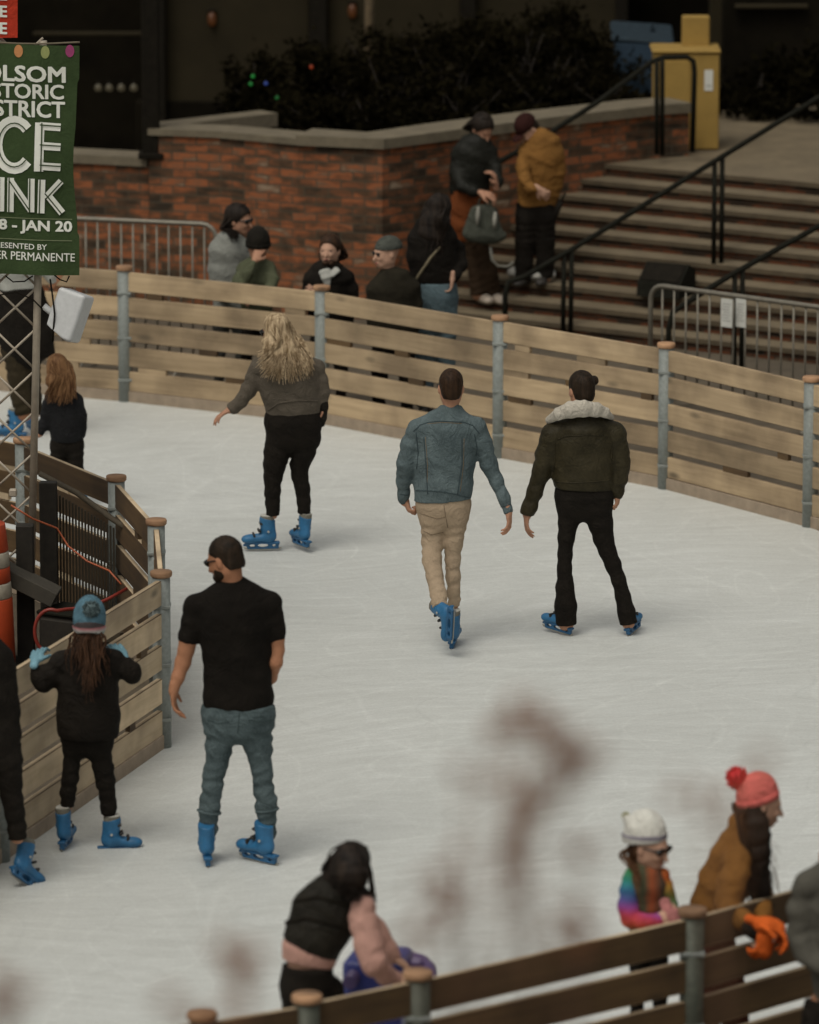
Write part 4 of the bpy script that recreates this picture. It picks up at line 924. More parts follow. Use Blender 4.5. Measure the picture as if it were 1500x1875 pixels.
class Fig:
    def __init__(s, label, bx, by, z=0.0, skin=SK, Y=None, vox=.0085, scale=1.0, group=None):
        if Y is None and z == 'steps': g_ = on_steps(bx, by)
        elif Y is None: g_ = G(bx, by, z)
        else: g_ = V(bx, by, Y); g_.z = z
        s.Y = g_.y; s.o = g_; s.skin = skin; s.vox = vox; s.k = scale; s.px = PXM(s.Y, 1.0)
        s.root = empty('person', g_, label, 'person', group); s.body = []; s.cloth = []
    def P(s, x, y, dy=0.0): return V(x, y, s.Y + dy)
    def chain(s, st, dr=1.0, u=(1, 0, 0), k=None, folds=None, shrink=0.0, flat=False):
        """stations (x, y, radius_px[, dy]) -> tapered segments"""
        out = []; pts = [(np.array(s.P(a[0], a[1], a[3] if len(a) > 3 else 0)), max(.006, a[2] / s.px - shrink)) for a in st]
        for i in range(len(pts) - 1):
            (a, ra), (b, rb) = pts[i], pts[i + 1]; f = None
            if folds: am, per, ph = folds; L = np.linalg.norm(b - a); f = (am, L / per, ph + i * 1.9)
            out.append(cone(a, b, ra, rb, u, dr, k or .4 * min(ra, rb) + .004, flat, f))
        return out
    def sleeve(s, S_, **kw):
        if len(S_) < 4: return [(s.chain(S_, **kw), [s.cutat(S_[-1], S_[-2])])]
        return [(s.chain(S_[:-1], **kw), []), (s.chain(S_[-2:], **kw), [s.cutat(S_[-1], S_[-2])])]
    def cutat(s, p, q):
        """cut plane at station p, removing what lies beyond it (direction q->p)"""
        a = np.array(s.P(p[0], p[1], p[3] if len(p) > 3 else 0)); b = np.array(s.P(q[0], q[1], q[3] if len(q) > 3 else 0)); return (a, a - b)
    def add(s, name, groups, mat, vox=None, noise=None, gk=.02, parent=None):
        o = sdf_obj(name, groups, vox or s.vox, mat, parent or s.root, s.o, noise, gk); return o
    # ------------------------------------------------ head
    def head(s, x, y, f, up=(0, 0, 1), dy=0.0, size=1.0):
        c = np.array(s.P(x, y, dy)); f = unit(f); up = unit(up); X = unit(np.cross(f, up)); Z = np.cross(X, f); s.hM = np.stack([X, f, Z], 1); s.hc = c; s.hk = size * s.k
        return s.H
    def H(s, x, y, z): return s.hc + s.hM @ (np.array((x, y, z)) * s.hk)
    def headprims(s):
        k = s.hk; Mh = s.hM; H = s.H; e = lambda c, r, kk=.015: ell(H(*c), np.array(r) * k, Mh, kk * k)
        return [e((0, -.012, .028), (.074, .094, .088)), e((0, .022, -.025), (.061, .070, .082), .03), e((0, .052, -.086), (.034, .034, .028), .03),
                e((.045, .0, -.055), (.022, .04, .035), .03), e((-.045, .0, -.055), (.022, .04, .035), .03),
                cone(H(0, .090, .002), H(0, .112, -.036), .007 * k, .012 * k, s.hM[:, 0], 1, .012), e((0, .082, .020), (.042, .012, .010), .012),
                e((.077, -.008, -.012), (.009, .019, .030), .008), e((-.077, -.008, -.012), (.009, .019, .030), .008),
                e((.030, .075, -.028), (.020, .018, .018), .02), e((-.030, .075, -.028), (.020, .018, .018), .02), e((0, .088, -.062), (.022, .010, .006), .008), e((0, .085, -.073), (.020, .010, .006), .008)]
    def face(s, beard=None, brow=(.03, .02, .012)):
        k = s.hk; m = MB()
        lip = plain('lips', (.30, .085, .07), .5, var=.1, bs=0)
        s.add('mouth', [([ell(s.H(0, .093, -.067), np.array((.022, .008, .007)) * k, s.hM)], [])], .004, lip) if False else None
        for nm, prims, mt in (('mouth', [ell(s.H(0, .094, -.067), np.array((.021, .008, .006)) * k, s.hM, .004)], lip),
                              ('eye', [ell(s.H(.030, .080, .004), np.array((.013, .008, .0075)) * k, s.hM, .004)], DARKG), ('eye', [ell(s.H(-.030, .080, .004), np.array((.013, .008, .0075)) * k, s.hM, .004)], DARKG)):
            s.add(nm, [(prims, [])], mt, .004)
    def short_hair(s, mat, name='hair', z0=-.062, front=(.070, .060), big=1.0, noise=(.0035, 75, 1), vox=.006):
        k = s.hk; Mh = s.hM; H = s.H
        pr = [ell(H(0, -.018, .034), np.array((.0785, .0985, .0915)) * k * big, Mh), ell(H(0, -.045, -.035), np.array((.064, .062, .06)) * k * big, Mh, .03)]
        fr = Mh @ np.array((0, .80, -.60)); cuts = [(H(0, front[0] * .55, front[1] * .2), fr), (H(0, 0, z0), Mh @ np.array((0, .15, -1)))]
        return s.add(name, [(pr, cuts)], mat, vox, noise)
    def sunglasses(s):
        pr = [ell(s.H(x, .088, .006), np.array((.027, .010, .021)) * s.hk, s.hM, .004) for x in (.030, -.030)] + [cone(s.H(.058, .080, .014), s.H(.080, -.01, .008), .005, .004), cone(s.H(-.058, .080, .014), s.H(-.080, -.01, .008), .005, .004), cone(s.H(-.05, .092, .016), s.H(.05, .092, .016), .005, .005)]
        return s.add('sunglasses', [(pr, [])], DARKG, .004)
    def beanie(s, mat, band=None, pom=None, pomr=.05, tall=.115, slouch=(0, -.01, 0), z0=.022, tilt=.32, puff=1.0, brim=.03, pomat=None):
        k = s.hk; Mh = s.hM; H = s.H; nrm = Mh @ np.array((0, tilt, -1.0))
        pr = [ell(H(0 + slouch[0], -.012 + slouch[1], .045 + slouch[2]), np.array((.089, .108, tall)) * k * puff, Mh, .02)]
        o = s.add('hat', [(pr, [(H(0, 0, z0), nrm)])], mat, .006, (.002, 90, 1))
        if band:
            pr = [ell(H(slouch[0], -.012 + slouch[1], .040 + slouch[2] * .5), np.array((.0955, .1145, tall * .98)) * k * puff, Mh, .02)]
            s.add('hat_band', [(pr, [(H(0, 0, z0 - .003), nrm), (H(0, 0, z0 + brim), -nrm)])], band, .006, (.002, 90, 1))
        if pom: s.pompom(H(*pomat) if pomat else H(slouch[0], -.012 + slouch[1], .05 + tall * puff + slouch[2]), pomr * k, pom)
        return o
    def pompom(s, c, r, mat):
        g_ = np.random.default_rng(int(r * 1e4)); n = 500; d = g_.normal(size=(n, 3)); d /= np.linalg.norm(d, axis=1)[:, None]
        a = np.array(c) + d * r * .45; b = np.array(c) + d * r * g_.uniform(.85, 1.15, (n, 1)); t = np.cross(d, g_.normal(size=(n, 3))); t /= np.linalg.norm(t, axis=1)[:, None]; t *= .0045
        v = np.stack([a - t, b - t * .6, b + t * .6, a + t], 1).reshape(-1, 3) - np.array(s.o); q = np.arange(n * 4).reshape(n, 4)
        v2, q2 = sculpt([([ell(c, (r * .82,) * 3)], [])], .006); v2 = v2 - np.array(s.o)
        me = mesh_np('pompom', np.concatenate([v, v2]), np.concatenate([q, q2 + len(v)])); me.materials.append(mat); link(bpy.data.objects.new('pompom', me), s.root)
    def strands(s, name, paths, r, mat, n=5, seed=1, base=None, tip=.25):
        """hair locks: list of point lists (world); tubes that taper to the tip, one mesh"""
        mb = MB()
        for p in paths:
            m = len(p); mb.tube(p, [r * (1 - (1 - tip) * (i / (m - 1)) ** 1.5) for i in range(m)], n, False)
        v = np.array(mb.v); q = np.array(mb.f, np.int32)
        if base is not None: v2, q2 = base; q = np.concatenate([q, q2 + len(v)]); v = np.concatenate([v, v2])
        me = mesh_np(name, v - np.array(s.o), q); me.materials.append(mat); return link(bpy.data.objects.new(name, me), s.root)
    def long_hair(s, mat, ends, n, r=.006, wave=.008, front=(.070, .060), length_jit=.1, seed=1, base_end=None, name='hair', dysp=.05, spread=1.0, big=1.0, sides=1.25, under=False, freq=3.2, nkd=.095):
        """ends: list of (x, y, dy) photo points the locks fall to, sampled along the polyline"""
        k = s.hk; Mh = s.hM; H = s.H; rr = random.Random(seed)
        fr = Mh @ np.array((0, .80, -.60))
        pr = [ell(H(0, -.020, .036), np.array((.083, .104, .094)) * k * big, Mh), ell(H(0, -.045, -.04), np.array((.072, .070, .07)) * k * big, Mh, .03)]
        grp = [(pr, [(H(0, front[0] * .55, front[1] * .2), fr)] + ([(H(0, 0, .0), Mh @ np.array((0, 0, 1.)))] if under else []))]
        E = [s.P(*e) for e in ends]
        if base_end:  # solid mass under the locks
            grp.append((s.chain(base_end[0], dr=base_end[1], folds=(.005, .05, seed)), []))
        v2, q2 = sculpt(grp, .0065, (.0015, 80, 2), .03)
        paths = []
        for i in range(n):
            t = (i + rr.random()) / n * (len(E) - 1); j = min(int(t), len(E) - 2); e = E[j].lerp(E[j + 1], t - j)
            f_ = (t / (len(E) - 1)) * 2 - 1
            a = rr.uniform(-1, 1); lat = f_ + rr.uniform(-.35, .35)
            st_ = Vector(H(.03 * lat, rr.uniform(-.06, .03), .118 * big)); sd_ = Vector(H(.080 * big * max(-1, min(1, lat)) * 1.05, rr.uniform(-.095, -.02), rr.uniform(-.02, .04)))
            if under: st_ = Vector(H(.060 * lat, -.06, .02)); sd_ = Vector(H(.074 * max(-1, min(1, lat)), -.088, -.03))
            nk = Vector(H(.078 * lat * sides * .9, -nkd - .02 * rr.random(), -.07))
            e2 = e + Vector((rr.uniform(-.012, .012), rr.uniform(-dysp, dysp), rr.uniform(-length_jit, length_jit * .5)))
            ph = rr.uniform(0, 2.2) + t * 1.3; pts = []
            C = [st_, sd_, nk, nk.lerp(e2, .55) + Vector((0, 0, .0)), e2]
            for m_ in range(15):
                u = m_ / 14 * 4; a_ = min(int(u), 3); w_ = u - a_; p0 = C[max(a_ - 1, 0)]; p1 = C[a_]; p2 = C[a_ + 1]; p3 = C[min(a_ + 2, 4)]
                q = .5 * ((2 * p1) + (p2 - p0) * w_ + (2 * p0 - 5 * p1 + 4 * p2 - p3) * w_ * w_ + (3 * p1 - p0 - 3 * p2 + p3) * w_ ** 3)
                g_ = wave * min(1, u / 2.0); pts.append(q + Vector((math.sin(ph + u * freq) * g_, math.cos(ph + u * freq * .85) * g_, 0)))
            paths.append(pts)
        return s.strands(name, paths, r, mat, 5, seed, (v2, q2))
    # ------------------------------------------------ hand
    def hand(s, w_, d, n, thumb=1, curl=.5, k=1.0, spread=1.0):
        """w_: wrist world point, d finger direction, n palm normal (fingers curl towards n)"""
        k *= s.k; w_ = np.array(w_); d = unit(d); n = unit(np.array(n) - d * np.dot(n, d)); sd_ = np.cross(n, d) * thumb
        pr = [cone(w_ - d * .03 * k, w_ + d * .02 * k, .024 * k, .026 * k, sd_, .75, .012), ell(w_ + d * .050 * k, np.array((.040, .048, .016)) * k, np.stack([sd_, d, n], 1), .012)]
        for i in range(4):
            off = (.030 - .0205 * i) * spread; L = (.042, .047, .044, .034)[i] * k; c0 = curl * (1 + .15 * i); p = w_ + d * (.086 - .004 * abs(i - 1)) * k + sd_ * off * k; dd = d
            a = c0 * .6
            for j, l in enumerate((1.0, .68, .55)):
                dd = unit(d * math.cos(a) + n * math.sin(a) + sd_ * .05 * (1.5 - i) * spread); q = p + dd * L * l
                pr.append(cone(p, q, (.0095 - .0008 * j) * k, (.0090 - .0009 * j) * k, sd_, 1, .005)); p = q; a += c0 * (1.0 if j == 0 else .8)
        p = w_ + d * .022 * k + sd_ * .030 * k; q = p + unit(d * .75 + sd_ * .65 + n * .25) * .042 * k; r_ = q + unit(d * .9 + sd_ * .15 + n * .45) * .034 * k
        pr += [cone(p, q, .0125 * k, .0105 * k, sd_, 1, .010), cone(q, r_, .0100 * k, .0085 * k, sd_, 1, .006)]
        return pr
    def build_body(s, groups, vox=None):
        return s.add('body', groups, s.skin, vox or .0075, gk=.02)
    def skate(s, x, y, fwd, up=(0, 0, 1), dy=0.0, k=1.0, liner=True, ankle=False):
        k *= .93
        """x, y: photo position of the blade's middle bottom, or with ankle given"""
        f = Vector(fwd).normalized(); u = Vector(up); l = u.cross(f).normalized(); u = f.cross(l); Mx = Matrix((f, l, u)).transposed()
        p = s.P(x, y, dy) + ((u * .166 - f * .01) * k if not ankle else Vector((0, 0, 0)))
        o = link(bpy.data.objects.new('ice_skate', SKM['ice_skate']), s.root); o.location = p - s.o; o.rotation_euler = Mx.to_euler(); o.scale = (k, k, k)
        for sy in (-1, 1):
            pass
        link(bpy.data.objects.new('rivet', SKM['rivet']), o)
        for nm in ('liner', 'blade_holder', 'blade', 'buckle0', 'buckle1', 'buckle2'):
            if nm == 'liner' and not liner: continue
            link(bpy.data.objects.new(nm.rstrip('012'), SKM[nm]), o)
        return p
    def shoe(s, x, y, fwd, mat, dy=0.0, k=1.0, name='shoe'):
        f = Vector(fwd); f.z = 0; f.normalize(); p = np.array(s.P(x, y, dy)); F_ = np.array(f); L_ = np.array((-f.y, f.x, 0)); Mx = np.stack([F_, L_, np.array((0, 0, 1.))], 1)
        s.add(name, [([ell(p + F_ * .03 + np.array((0, 0, .035)), (.12 * k, .045 * k, .045), Mx), ell(p + F_ * .10 + np.array((0, 0, .025)), (.06, .045, .03), Mx), cone(p + np.array((0, 0, .09)) - F_ * .02, p + np.array((0, 0, .04)) - F_ * .02, .042, .045)], [((p[0], p[1], p[2] - .002), (0, 0, -1))])], mat, .007)
def up_lean(dx=0, dy=0): return (dx, dy, 1)
from mathutils.bvhtree import BVHTree
def seam(F_, obj, pts, r, mat, name='seam', off=.3, n=6, flat=False):
    me = obj.data; org = parent_loc(obj.parent) if obj.parent else Vector((0, 0, 0))
    vs = np.zeros(len(me.vertices) * 3); me.vertices.foreach_get('co', vs); vs = vs.reshape(-1, 3) + np.array(org)
    bv = BVHTree.FromPolygons([tuple(v) for v in vs], [tuple(p.vertices) for p in me.polygons]) if not hasattr(seam, 'c') or seam.c[0] != obj.name else seam.c[1]
    seam.c = (obj.name, bv); out = []
    for i in range(len(pts) - 1):
        m = max(2, int(math.hypot(pts[i + 1][0] - pts[i][0], pts[i + 1][1] - pts[i][1]) / 3.5))
        for j in range(m + (1 if i == len(pts) - 2 else 0)):
            t = j / m; x = lerp(pts[i][0], pts[i + 1][0], t); y = lerp(pts[i][1], pts[i + 1][1], t); d = ray(x, y).normalized()
            h = bv.ray_cast(CAMP, d)
            if h[0] is not None: out.append(h[0] - d * r * off)
    if len(out) > 1: return MB().tube(out, r, n).build(name, mat, F_.root)
BLK = fabric('black_cloth', (.011, .0088, .0066), .45, .85, bs=.5); BLK2 = fabric('black_knit', (.014, .012, .009), .45, .9, bs=.5)
TAN_ST = plain('orange_thread', (.16, .11, .06), .8, bs=0)
hair_dk = hairmat('dark_hair', (.032, .020, .012), (.010, .007, .004)); hair_bl = hairmat('blond_hair', (.62, .48, .31), (.15, .095, .045)); hair_br = hairmat('brown_hair', (.16, .075, .032), (.045, .02, .009)); hair_au = hairmat('auburn_hair', (.085, .040, .020), (.022, .011, .006))
def legs(f, cuts, L, Rr, mat, hip, folds=(.004, .06, 0), name='trousers', noise=(.0035, 16, 2), body=True, dr=1.0, hipdr=.60, vox=None, hipu=(1, 0, 0), gk_=.028):
    """L, Rr: station lists from thigh to hem; hip: pelvis stations"""
    g = [(f.chain(hip, dr=hipdr, u=hipu, k=.05), [(np.array(f.P(hip[0][0], hip[0][1])), (0, 0, 1))])]
    for S_ in (L, Rr): g.append((f.chain(S_, dr=dr, folds=folds, k=.02, shrink=.004), [f.cutat(S_[-1], S_[-2])]))
    o = f.add(name, g, mat, vox, noise, gk=gk_)
    bg = [(f.chain(hip[:2], dr=hipdr * .85, shrink=.03, k=.02), [])] + [(f.chain(S_, dr=.85, shrink=.022, k=.02), []) for S_ in (L, Rr)]
    return o, bg
def top(f, torso, sl, sr, mat, hemcut, name='jacket', dr=.66, extra=[], folds=(.004, .07, 0), noise=(.004, 13, 1), u=(1, 0, 0), gk=.035, vox=None, cuffs=True):
    g = [(f.chain(torso, dr=dr, u=u, k=.05, shrink=.007), [hemcut] if hemcut else [])]
    for S_ in (sl, sr):
        if S_: g += f.sleeve([a if i < len(S_) - 2 else a for i, a in enumerate(S_)], folds=folds, k=.02, shrink=.004)
    g += extra
    o = f.add(name, g, mat, vox, noise, gk)
    bg = [(f.chain(torso[1:], dr=dr * .85, u=u, shrink=.028, k=.05), [])] + [(f.chain(S_, shrink=.020, k=.02), []) for S_ in (sl, sr) if S_]
    return o, bg
def hem(f, x, y, sl=0.0, dy=0.0):
    return (np.array(f.P(x, y, dy)), (sl, 0, -1))
def neck(f, x, y, r=13, dy=0.0):
    b = np.array(f.P(x, y, dy)); return [cone(b, f.H(0, -.02, -.05), r / f.px, r / f.px * .95, k=.03)]
# ---------------------------------------------------------------- 1 denim jacket
def denim():
    f = Fig('person in blue denim jacket and khaki trousers skating away with one foot lifted', 828, 1183)
    m = fabric('denim', (.082, .112, .120), .32, .9, 6, 110, .6, (.105, .135, .14)); kh = fabric('khaki_twill', (.36, .275, .19), .16, .9, 5, 90, .4)
    SL = [(764, 786, 19), (752, 815, 20), (743, 850, 18.5), (739, 880, 15.5, .05), (739, 905, 12, .08), (739, 921, 11, .10)]
    SR = [(872, 783, 19), (884, 812, 19.5), (895, 850, 17.5), (909, 880, 15), (923, 912, 12, -.03), (932, 939, 11, -.05)]
    T = [(810, 925, 54), (812, 885, 54), (815, 845, 55), (818, 805, 57), (822, 782, 53), (825, 762, 26)]
    o, b1 = top(f, T, SL, SR, m, hem(f, 812, 915, .06), extra=[(f.chain([(765, 786, 18), (825, 768, 19), (872, 784, 18)], dr=1.1), []), (f.chain([(826, 762, 19), (826, 748, 17.5), (826, 738, 17)], dr=.95), [(np.array(f.P(826, 743)), (0, .35, 1))])])
    LL = [(792, 950, 25), (792, 992, 21.5), (791, 1025, 19.5, -.06), (796, 1055, 17.5, -.14), (802, 1085, 16.5, -.22), (806, 1113, 17, -.30)]
    RL = [(834, 950, 25), (831, 992, 19), (829, 1025, 15.5), (830, 1055, 15), (831, 1085, 13.5), (832, 1110, 13.5)]
    p, b2 = legs(f, None, LL, RL, kh, [(812, 900, 49), (812, 925, 48), (812, 945, 45)])
    f.head(826, 709, (-.05, 1, -.12))
    wl, wr = f.P(743, 912, .10), f.P(931, 934, -.05)
    f.build_body(b1 + b2 + [(f.headprims() + neck(f, 825, 765, 14.5), []), (f.hand(wl, (.25, -.1, -1), (1, .2, 0), 1, 1.2), []), (f.hand(wr, (.1, 0, -1), (-1, .3, .1), -1, .42), [])])
    f.short_hair(hair_br2, z0=-.066)
    for q in ([(757, 790), (770, 778), (785, 773), (805, 771), (850, 773), (866, 779), (878, 794)], [(776, 800), (780, 850), (783, 905)], [(846, 800), (846, 850), (838, 905)], [(758, 898), (790, 899), (815, 901), (862, 912)], [(762, 792), (766, 830), (763, 858)], [(869, 795), (874, 822), (872, 835)], [(733, 905), (745, 907), (753, 905)], [(914, 929), (928, 926), (938, 922)]):
        seam(f, o, q, .0035, denim_dk)
    for q in ([(782, 900), (783, 850), (779, 800)], [(843, 900), (849, 850), (850, 803)], [(783, 776), (810, 773.5), (846, 775.5)]): seam(f, o, q, .002, TAN_ST)
    for q in ([(813, 925), (816, 945), (820, 966)], [(775, 972), (790, 979), (812, 975)], [(770, 940), (800, 950), (815, 947)]): seam(f, p, q, .0025, khaki_dk)
    f.skate(810, 1122, (-.04, .30, -1), (-.50, .85, .3), dy=-.32, ankle=True); f.skate(830, 1184, (.12, 1, .05), (.02, 0, 1))
hair_br2 = hairmat('short_brown_hair', (.050, .026, .013), (.016, .009, .005)); denim_dk = plain('denim_seam', (.035, .055, .062), .9, bs=0); khaki_dk = plain('khaki_seam', (.19, .14, .09), .9, bs=0)
denim()
# ---------------------------------------------------------------- 2 shearling jacket
def shearling():
    f = Fig('person in dark olive jacket with wide white shearling collar and black flared trousers skating away', 1031, 1164)
    m = fabric('olive_leather', (.024, .020, .010), .4, .5, 5, 60, .35, (.034, .028, .015)); wh = fabric('white_shearling', (.50, .46, .39), .14, 1.0, 30, 120, 1.0)
    SL = [(1012, 800, 24), (1000, 832, 21), (991, 865, 19), (979, 902, 16), (969, 930, 14.5), (966, 941, 14)]
    SR = [(1126, 800, 24), (1137, 830, 18), (1139, 855, 17), (1136, 878, 14.5), (1131, 900, 12), (1130, 910, 11)]
    T = [(1069, 905, 53), (1069, 875, 56), (1069, 840, 57), (1069, 805, 58), (1070, 782, 50), (1070, 765, 30)]
    o, b1 = top(f, T, SL, SR, m, hem(f, 1069, 894, -.03), dr=.66, extra=[(f.chain([(1014, 795, 20), (1070, 772, 20), (1124, 792, 20)], dr=1.1), [])], noise=(.004, 11, 3))
    LL = [(1046, 930, 27), (1041, 955, 20), (1037, 985, 16.5), (1035, 1015, 14.5), (1034, 1040, 14.5), (1035, 1075, 18), (1036, 1110, 21.5), (1037, 1143, 20.5)]
    RL = [(1094, 930, 29), (1100, 958, 24), (1105, 985, 20), (1113, 1010, 17), (1123, 1034, 16), (1133, 1062, 14.5), (1141, 1092, 15.5), (1147, 1120, 17.5), (1151, 1142, 18)]
    p, b2 = legs(f, None, LL, RL, BLK, [(1070, 886, 51), (1070, 908, 52), (1070, 926, 50)], folds=(.002, .1, 0), noise=(.002, 9, 1))
    f.head(1064, 713, (-.5, 1, -.15), up=(-.05, .05, 1))
    f.build_body(b1 + b2 + [(f.headprims() + neck(f, 1070, 765, 14), []), (f.hand(f.P(965, 937), (-.05, -.05, -1), (1, .2, 0), 1, .35), []), (f.hand(f.P(1131, 902, 0), (.0, 0, -1), (-1, .3, 0), -1, .9, .9), [])])
    f.short_hair(hair_dk, z0=-.078, big=1.04); f.add('hair_bun', [([ell(f.P(1087, 697, .02), (.034, .036, .034))], [])], hair_dk, .006, (.003, 70, 1))
    # collar: broad fold lying over the shoulders
    pr = f.chain([(1003, 770, 7, .02), (1022, 758, 11, -.10), (1045, 750, 15, -.13), (1070, 748, 15, -.13), (1092, 750, 13, -.11), (1110, 756, 9, -.07), (1122, 766, 5, .02)], dr=.62, u=(0, 0, 1), k=.02)
    pr += f.chain([(1040, 748, 12, -.03), (1062, 743, 13, -.06), (1088, 745, 11, -.03)], dr=.8, k=.03)
    f.add('collar', [(pr, [])], wh, .006, (.003, 90, 1))
    for q in ([(1020, 805), (1035, 799), (1070, 797), (1105, 797)], [(1018, 882), (1050, 884), (1090, 882), (1120, 878)], [(1113, 790), (1121, 810), (1120, 840)], [(1016, 806), (1017, 835), (1014, 862)]): seam(f, o, q, .004, m)
    mb = MB()
    for x in (1063, 1067, 1071): mb.tube([f.P(x, 930, -.02), f.P(x + .5, 942, -.02), f.P(x - .5, 953, -.02)], .0035, 5)
    mb.build('tassel', wh, f.root)
    f.skate(1024, 1158, (-.8, .62, .12), (-.1, .1, 1), k=.92, liner=False, dy=.03); f.skate(1161, 1158, (.42, 1, .1), (-.22, .12, 1), k=.92, liner=False, dy=.06)
shearling()
# ---------------------------------------------------------------- 3 blonde
def blonde():
    f = Fig('person with long wavy blond hair in grey sweater and black trousers skating away', 505, 1010)
    m = fabric('grey_brown_knit', (.105, .088, .068), .2, .95, 8, 110, .7)
    SL = [(474, 672, 17), (466, 692, 17), (455, 715, 16), (441, 735, 14), (428, 746, 12), (421, 750, 11)]
    SR = [(580, 675, 14), (588, 695, 14), (592, 718, 13), (592, 735, 10)]
    T = [(538, 765, 50), (537, 740, 51), (532, 710, 55), (527, 685, 55), (524, 668, 44), (520, 650, 22)]
    o, b1 = top(f, T, SL, SR, m, hem(f, 538, 757, .04), name='sweater', extra=[(f.chain([(474, 675, 16), (524, 658, 17), (580, 672, 14)], dr=1.1), [])])
    LL = [(512, 805, 27), (507, 828, 25), (503, 850, 22), (500, 873, 18.5), (499, 900, 16), (499, 922, 14.5), (500, 944, 14)]
    RL = [(562, 805, 26), (555, 830, 23), (549, 852, 18.5), (549, 872, 16.5), (554, 895, 15), (556, 917, 14), (557, 940, 14)]
    p, b2 = legs(f, None, LL, RL, BLK, [(538, 747, 47), (537, 772, 51), (537, 797, 49)], folds=(.003, .09, 0), hipdr=.66)
    f.head(505, 606, (-.75, .65, -.2), up=(-.12, 0, 1))
    f.build_body(b1 + b2 + [(f.headprims() + neck(f, 515, 655, 12), []), (f.hand(f.P(425, 748), (-.85, -.1, -.45), (0, 0, -1), 1, .3, .95), []), (f.hand(f.P(592, 735), (-.05, 0, -1), (-1, 0, 0), -1, .4, .9), [])])
    f.sunglasses()
    f.add('glove', [(f.chain([(592, 730, 9), (592, 745, 9), (591, 765, 7.5), (590, 777, 5)]), [])], BLK2, .007)
    f.long_hair(hair_bl, [(470, 652, -.14), (481, 668, -.17), (497, 678, -.19), (520, 683, -.20), (545, 678, -.19), (563, 672, -.17), (577, 664, -.12)], 420, .0047, .011, seed=4, freq=1.9, length_jit=.09,
                base_end=([(508, 600, 21, -.03), (507, 625, 27, -.07), (512, 645, 32, -.09), (518, 660, 34, -.10)], .42), sides=1.15, dysp=.02)
    for q in ([(490, 752), (510, 738), (545, 733), (584, 734)],): seam(f, o, q, .006, m)
    f.skate(484, 1007, (-1, -.1, .0), (.1, 0, 1), k=.98); f.skate(552, 1001, (-.48, .85, .0), (.12, 0, 1), k=.95)
blonde()
# ---------------------------------------------------------------- 4 black tee
def tee():
    f = Fig('bearded person in black t-shirt, sunglasses and blue jeans skating away while looking left', 380, 1581, skin=SK2)
    m = fabric('black_tshirt', (.009, .0072, .0055), .4, .9, 6, 90, .4); jn = fabric('blue_jeans', (.058, .082, .086), .4, .9, 7, 100, .6, (.08, .105, .11))
    AL = [(364, 1112, 16), (350, 1145, 14), (345, 1170, 16.5), (341, 1190, 14.5), (335, 1213, 14), (326, 1240, 11.5, -.03), (318, 1264, 9, -.05)]
    AR = [(490, 1110, 16), (503, 1140, 12), (507, 1170, 13.5), (508, 1190, 12.5), (505, 1213, 12, -.02), (497, 1240, 10.5, .10), (480, 1262, 9, .2)]
    SL = [(360, 1110, 25), (352, 1140, 22), (346, 1163, 19), (344, 1174, 18.5)]; SR = [(494, 1108, 25), (503, 1135, 18.5), (507, 1158, 16), (507, 1169, 15.5)]
    T = [(462 - 25, 1312, 65), (436, 1275, 64), (435, 1235, 62), (434, 1190, 64), (433, 1145, 70), (431, 1112, 68), (427, 1088, 46), (424, 1070, 24)]
    o, b1 = top(f, T, SL, SR, m, hem(f, 437, 1300, .10), name='tshirt', dr=.64, extra=[(f.chain([(362, 1112, 20), (424, 1080, 23), (492, 1106, 20)], dr=1.05), [])], noise=(.005, 10, 2), folds=(.003, .08, 1))
    LL = [(404, 1335, 33), (402, 1365, 27), (399, 1390, 23.5), (393, 1412, 23), (390, 1440, 22), (385, 1465, 21.5), (383, 1480, 21.5), (383, 1500, 18.5), (382, 1536, 18.5)]
    RL = [(470, 1335, 33), (474, 1365, 28), (478, 1395, 23), (481, 1420, 21.5), (484, 1448, 22), (488, 1476, 23.5), (489, 1500, 19.5), (490, 1536, 19)]
    p, b2 = legs(f, None, LL, RL, jn, [(437, 1290, 64), (437, 1308, 65.5), (437, 1326, 63)], folds=(.009, .075, 1), noise=(.006, 14, 3), name='jeans')
    f.head(412, 1024, (-.88, .55, -.38), up=(-.28, .15, 1), size=1.06)
    b1 = b1[:1] + [(f.chain(AL, k=.02), []), (f.chain(AR, k=.02), [])]
    f.build_body(b1 + b2 + [(f.headprims() + neck(f, 427, 1078, 20), []), (f.hand(f.P(318, 1262, -.05), (.02, 0, -1), (1, -.2, 0), 1, .42), []), (f.hand(f.P(480, 1262, .2), (-.8, .2, -.4), (0, 1, 0), -1, .5), [])], .007)
    f.short_hair(hair_dk, z0=-.055, big=.99); f.sunglasses()
    k = f.hk; f.add('beard', [([ell(f.H(0, .045, -.082), np.array((.052, .056, .042)) * k, f.hM, .02), ell(f.H(.05, .012, -.055), np.array((.022, .045, .042)) * k, f.hM, .02), ell(f.H(-.05, .012, -.055), np.array((.022, .045, .042)) * k, f.hM, .02)], [(f.H(0, .06, -.045), f.hM @ np.array((0, .45, .9)))])], hair_dk, .005, (.002, 80, 1))
    for (x, y) in ((383, 1486), (489, 1482)): f.add('fold', [([ell(f.P(x, y, 0), (.072, .074, .014), np.array(Matrix.Rotation(R(8 if x < 400 else -6), 3, 'Y')))], [])], jn, .007, (.004, 30, 1))
    for q in ([(438, 1305), (437, 1330), (436, 1342)], [(455, 1318), (480, 1322), (497, 1316)], [(380, 1318), (400, 1325), (420, 1322)]): seam(f, p, q, .003, jean_dk)
    f.skate(379, 1580, (-.1, 1, .05), (-.02, 0, 1), liner=False, k=1.02); f.skate(478, 1579, (-.85, .62, .05), (-.12, 0, 1), liner=False, k=1.02)
jean_dk = plain('jeans_seam', (.035, .055, .056), .9, bs=0)
tee()
